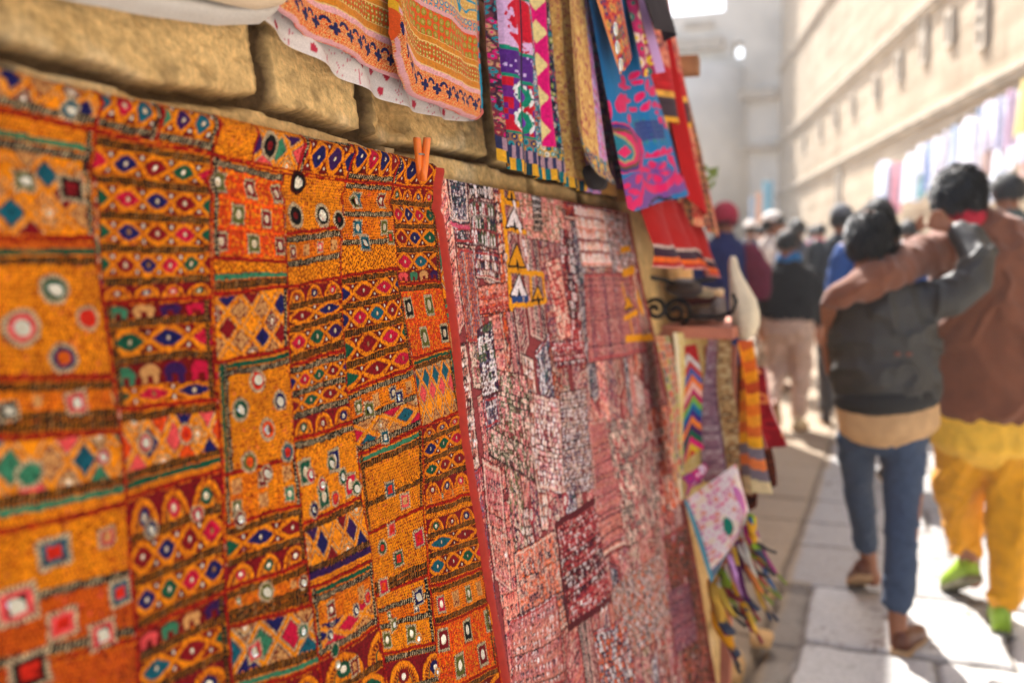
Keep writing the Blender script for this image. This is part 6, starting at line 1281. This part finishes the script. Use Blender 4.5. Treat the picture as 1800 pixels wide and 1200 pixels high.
figure(1776, 300, 7.6, .5, (70, 84, 80), (70, 66, 60), 'man in a grey green jacket at the right edge by the hung shirts', None, None, False, 10, None, CG)
for n, (px, tp, Y, c, lb) in enumerate(((1442, 392, 15.5, (196, 80, 110), 'distant walker in a pink top'), (1598, 384, 11.0, (206, 200, 206), 'walker in a white shirt between the two boys'),
                                        (1428, 396, 18., (110, 120, 140), 'small far walker in a blue grey top'), (1745, 380, 10.5, (180, 150, 130), 'walker in a beige top under the hung shirts'), (1338, 394, 17., (200, 170, 150), 'small far walker in a peach top'))):
    figure(px, tp, Y, .2*math.sin(n*3), c, (70, 66, 70), lb, None, None, False, 11+n, None, CG)
# ------------------------------------------------------------------ shirts and scarves hung along the fort wall
RG = 'clothes hung along the fort wall'
def rgar(px0, px1, pt, pbm, cols, label, off=.35, name='hung_shirt', cat='shirt', k=0, dt=0):
    a, b = rwl(px0, pt, off), rwl(px1, pt-dt, off); c = rwl((px0+px1)/2, pbm, off); sA, sB = rws(a), rws(b); zt, zb_ = (a[2]+b[2])/2, c[2]
    if sA > sB: sA, sB = sB, sA
    nu, nv_ = 30, 40; U, V = np.meshgrid(np.linspace(0, 1, nu), np.linspace(0, 1, nv_)); w = sB-sA
    sh_ = 1+.10*V-.25*np.clip(.12-V, 0, 1)*8*np.abs(U-.5)
    S = (sA+sB)/2+(U-.5)*w*sh_; O = off+.05*np.sin(U*9+k+V*1.5)*(.3+.7*V)+.06*np.sin(np.pi*U); Zg = zt+(zb_-zt)*V-.10*np.abs(U-.5)*(V < .1)+.04*np.sin(U*7+k)*V
    P_ = np.stack([RP[0]+RD[0]*S+RN[0]*O, RP[1]+RD[1]*S+RN[1]*O, Zg], -1); i = np.clip(np.floor(U*len(cols)), 0, len(cols)-1).astype(int)
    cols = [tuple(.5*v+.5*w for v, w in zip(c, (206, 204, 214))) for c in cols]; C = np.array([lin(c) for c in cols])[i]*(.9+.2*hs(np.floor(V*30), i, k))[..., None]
    return tag(grid(name, P_, M_CLOTH, None, C), label, cat, RG)
LV, PW, LB = (206, 204, 220), (222, 222, 228), (186, 204, 222)
for n, (x0, x1, t, b, cols, lb, nm, ct) in enumerate((
    (1543, 1567, 286, 362, [LB, (150, 160, 190)], 'pale blue shirt at the far end of the hung row', 'hung_shirt', 'shirt'), (1564, 1572, 292, 352, [(30, 40, 76)], 'narrow navy scarf next to the far pale blue shirt', 'hung_scarf', 'scarf'), (1570, 1585, 288, 374, [(196, 70, 84), (206, 90, 100)], 'rose red scarf in the far part of the row', 'hung_scarf', 'scarf'),
    (1584, 1598, 288, 352, [(110, 96, 120), (84, 84, 104)], 'mauve grey shirt beside the rose red scarf', 'hung_shirt', 'shirt'), (1592, 1618, 272, 352, [PW, LV, PW], 'white and lavender shirt beside the mauve grey one', 'hung_shirt', 'shirt'), (1614, 1632, 256, 306, [PW, LB], 'short white shirt above the teal cloth', 'hung_shirt', 'shirt'),
    (1618, 1633, 300, 346, [(40, 140, 136)], 'teal cloth hanging low in the row', 'hung_cloth', 'cloth'), (1631, 1643, 252, 332, [(60, 104, 176), (100, 140, 196)], 'medium blue scarf beside the teal cloth', 'hung_scarf', 'scarf'), (1641, 1664, 244, 322, [LV, PW, LV], 'lavender shirt with a pale middle', 'hung_shirt', 'shirt'),
    (1662, 1676, 232, 312, [PW, (186, 190, 196)], 'plain white shirt beside the blue striped one', 'hung_shirt', 'shirt'), (1674, 1694, 224, 302, [LB, (70, 130, 180), LB], 'light blue shirt with a dark blue stripe', 'hung_shirt', 'shirt'), (1692, 1724, 208, 304, [PW, LV, PW, LV], 'broad white shirt with faint lavender stripes', 'hung_shirt', 'shirt'),
    (1722, 1733, 190, 262, [(60, 100, 146)], 'steel blue scarf beside the broad striped shirt', 'hung_scarf', 'scarf'), (1731, 1758, 180, 262, [LV, (208, 198, 216), LV], 'lavender shirt with one lilac panel', 'hung_shirt', 'shirt'), (1756, 1776, 172, 258, [(170, 178, 212), (156, 166, 206)], 'periwinkle blue shirt near the yellow cloth', 'hung_shirt', 'shirt'),
    (1774, 1794, 160, 262, [(206, 184, 214), (210, 150, 184), (200, 180, 212)], 'lilac shirt with a pink centre', 'hung_shirt', 'shirt'), (1793, 1826, 142, 232, [(226, 184, 40)], 'yellow cloth hanging at the right edge', 'hung_cloth', 'cloth'), (1826, 1850, 130, 240, [LV, PW], 'lavender shirt just past the yellow cloth', 'hung_shirt', 'shirt'),
    (1731, 1750, 264, 306, [(150, 104, 80)], 'brown cloth hanging below the lavender shirt', 'hung_cloth', 'cloth'), (1748, 1788, 262, 306, [PW, LB, PW], 'wide pale shirt hanging in the lower tier', 'hung_shirt', 'shirt'), (1790, 1830, 236, 280, [LV, (214, 180, 200)], 'pale lilac cloth below the yellow one', 'hung_cloth', 'cloth'), (1792, 1830, 286, 306, [(186, 120, 90)], 'rust coloured cloth low at the right edge', 'hung_cloth', 'cloth'),
    (1655, 1676, 314, 352, [(214, 170, 150), (206, 190, 180)], 'peach cloth hanging below the lavender shirt with a pale middle', 'hung_cloth', 'cloth'), (1682, 1718, 306, 346, [(196, 200, 214), LV], 'pale blue cloth hanging low behind the taller boy', 'hung_cloth', 'cloth'), (1735, 1768, 310, 356, [(206, 160, 176), LB, (196, 190, 200)], 'pink and blue cloth hanging low above the right edge walkers', 'hung_cloth', 'cloth'))):
    rgar(x0, x1, t, b, cols, lb, .35+.03*(n % 3), nm, ct, n, 8)
bm = bmesh.new(); tube_mesh(bm, [tuple(rw3(rws(rwl(x, y, .36)), .36, rwl(x, y, .36)[2])) for x, y in ((1540, 290), (1640, 248), (1730, 184), (1850, 128))], .012, 8); tag(bm_obj('clothes_rail', bm, M_IRON, None, True), 'dark rail along the fort wall carrying the hung shirts', 'rail')
# a blue awning pole and pale banners near the far corner
for n, (px, t, b, c, lb) in enumerate(((1350, 318, 420, (120, 170, 190), 'pale blue banner hanging at the far corner'), (1338, 338, 420, (206, 160, 130), 'faded peach banner next to the pale blue one'), (1326, 345, 420, (150, 170, 190), 'small grey blue banner furthest left at the far corner'))):
    a, d = crs(px, t, 24+n), crs(px, b, 24+n); U, V = np.meshgrid(np.linspace(-1, 1, 20), np.linspace(0, 1, 30)); P_ = np.stack([a[0]+U*.12, 24+n+.05*np.sin(U*4), a[2]+(d[2]-a[2])*V], -1); tag(grid('banner', P_, M_CLOTH, None, np.broadcast_to(lin(c), P_.shape)), lb, 'banner')
# little weed growing from the wall behind the striped dress
M_LEAF = plain('weed_leaf', (110, 130, 40), .6, 0, 60, .2, .2)
wd_ = empty('weed', tuple(crs(1250, 312, 3.3)), 'small green weed sprouting beyond the last striped dress', 'plant'); c = Vector(crs(1243, 312, 3.32))
bm = bmesh.new(); tube_mesh(bm, [c+Vector((-.06, .0, -.01)), c, c+Vector((.02, 0, .01))], .002, 6); bm_obj('stem', bm, M_LEAF, wd_)
bm = bmesh.new(); rng = random.Random(3)
for k in range(16):
    p = c+Vector((rng.uniform(-.02, .03), rng.uniform(-.02, .02), rng.uniform(-.03, .035))); a = rng.random()*6; d = Vector((math.cos(a), .3*math.sin(a*2), math.sin(a)))*.016; s = d.cross(Vector((0, 1, 0))).normalized()*.006
    vs = [bm.verts.new(p-d), bm.verts.new(p+s+Vector((0, .003, 0))), bm.verts.new(p+d), bm.verts.new(p-s+Vector((0, .003, 0)))]; bm.faces.new(vs)
bm_obj('leaves', bm, M_LEAF, wd_)
# ------------------------------------------------------------------ dusty air
hm, nt, p = mat_new('dusty_air'); nt.nodes.remove(p); v = nd(nt, 'ShaderNodeVolumePrincipled'); v.inputs['Density'].default_value = .0016; v.inputs['Color'].default_value = (.90, .93, .97, 1); v.inputs['Anisotropy'].default_value = .3
nt.links.new(v.outputs[0], nt.nodes['Material Output'].inputs['Volume'])
bm = bmesh.new(); box(bm, (0, 0, 9.0), (150, 150, 20.2)); tag(bm_obj('haze', bm, hm), kind='stuff'); bpy.data.objects['haze']['label'] = 'pale sunlit dust hanging in the lane'
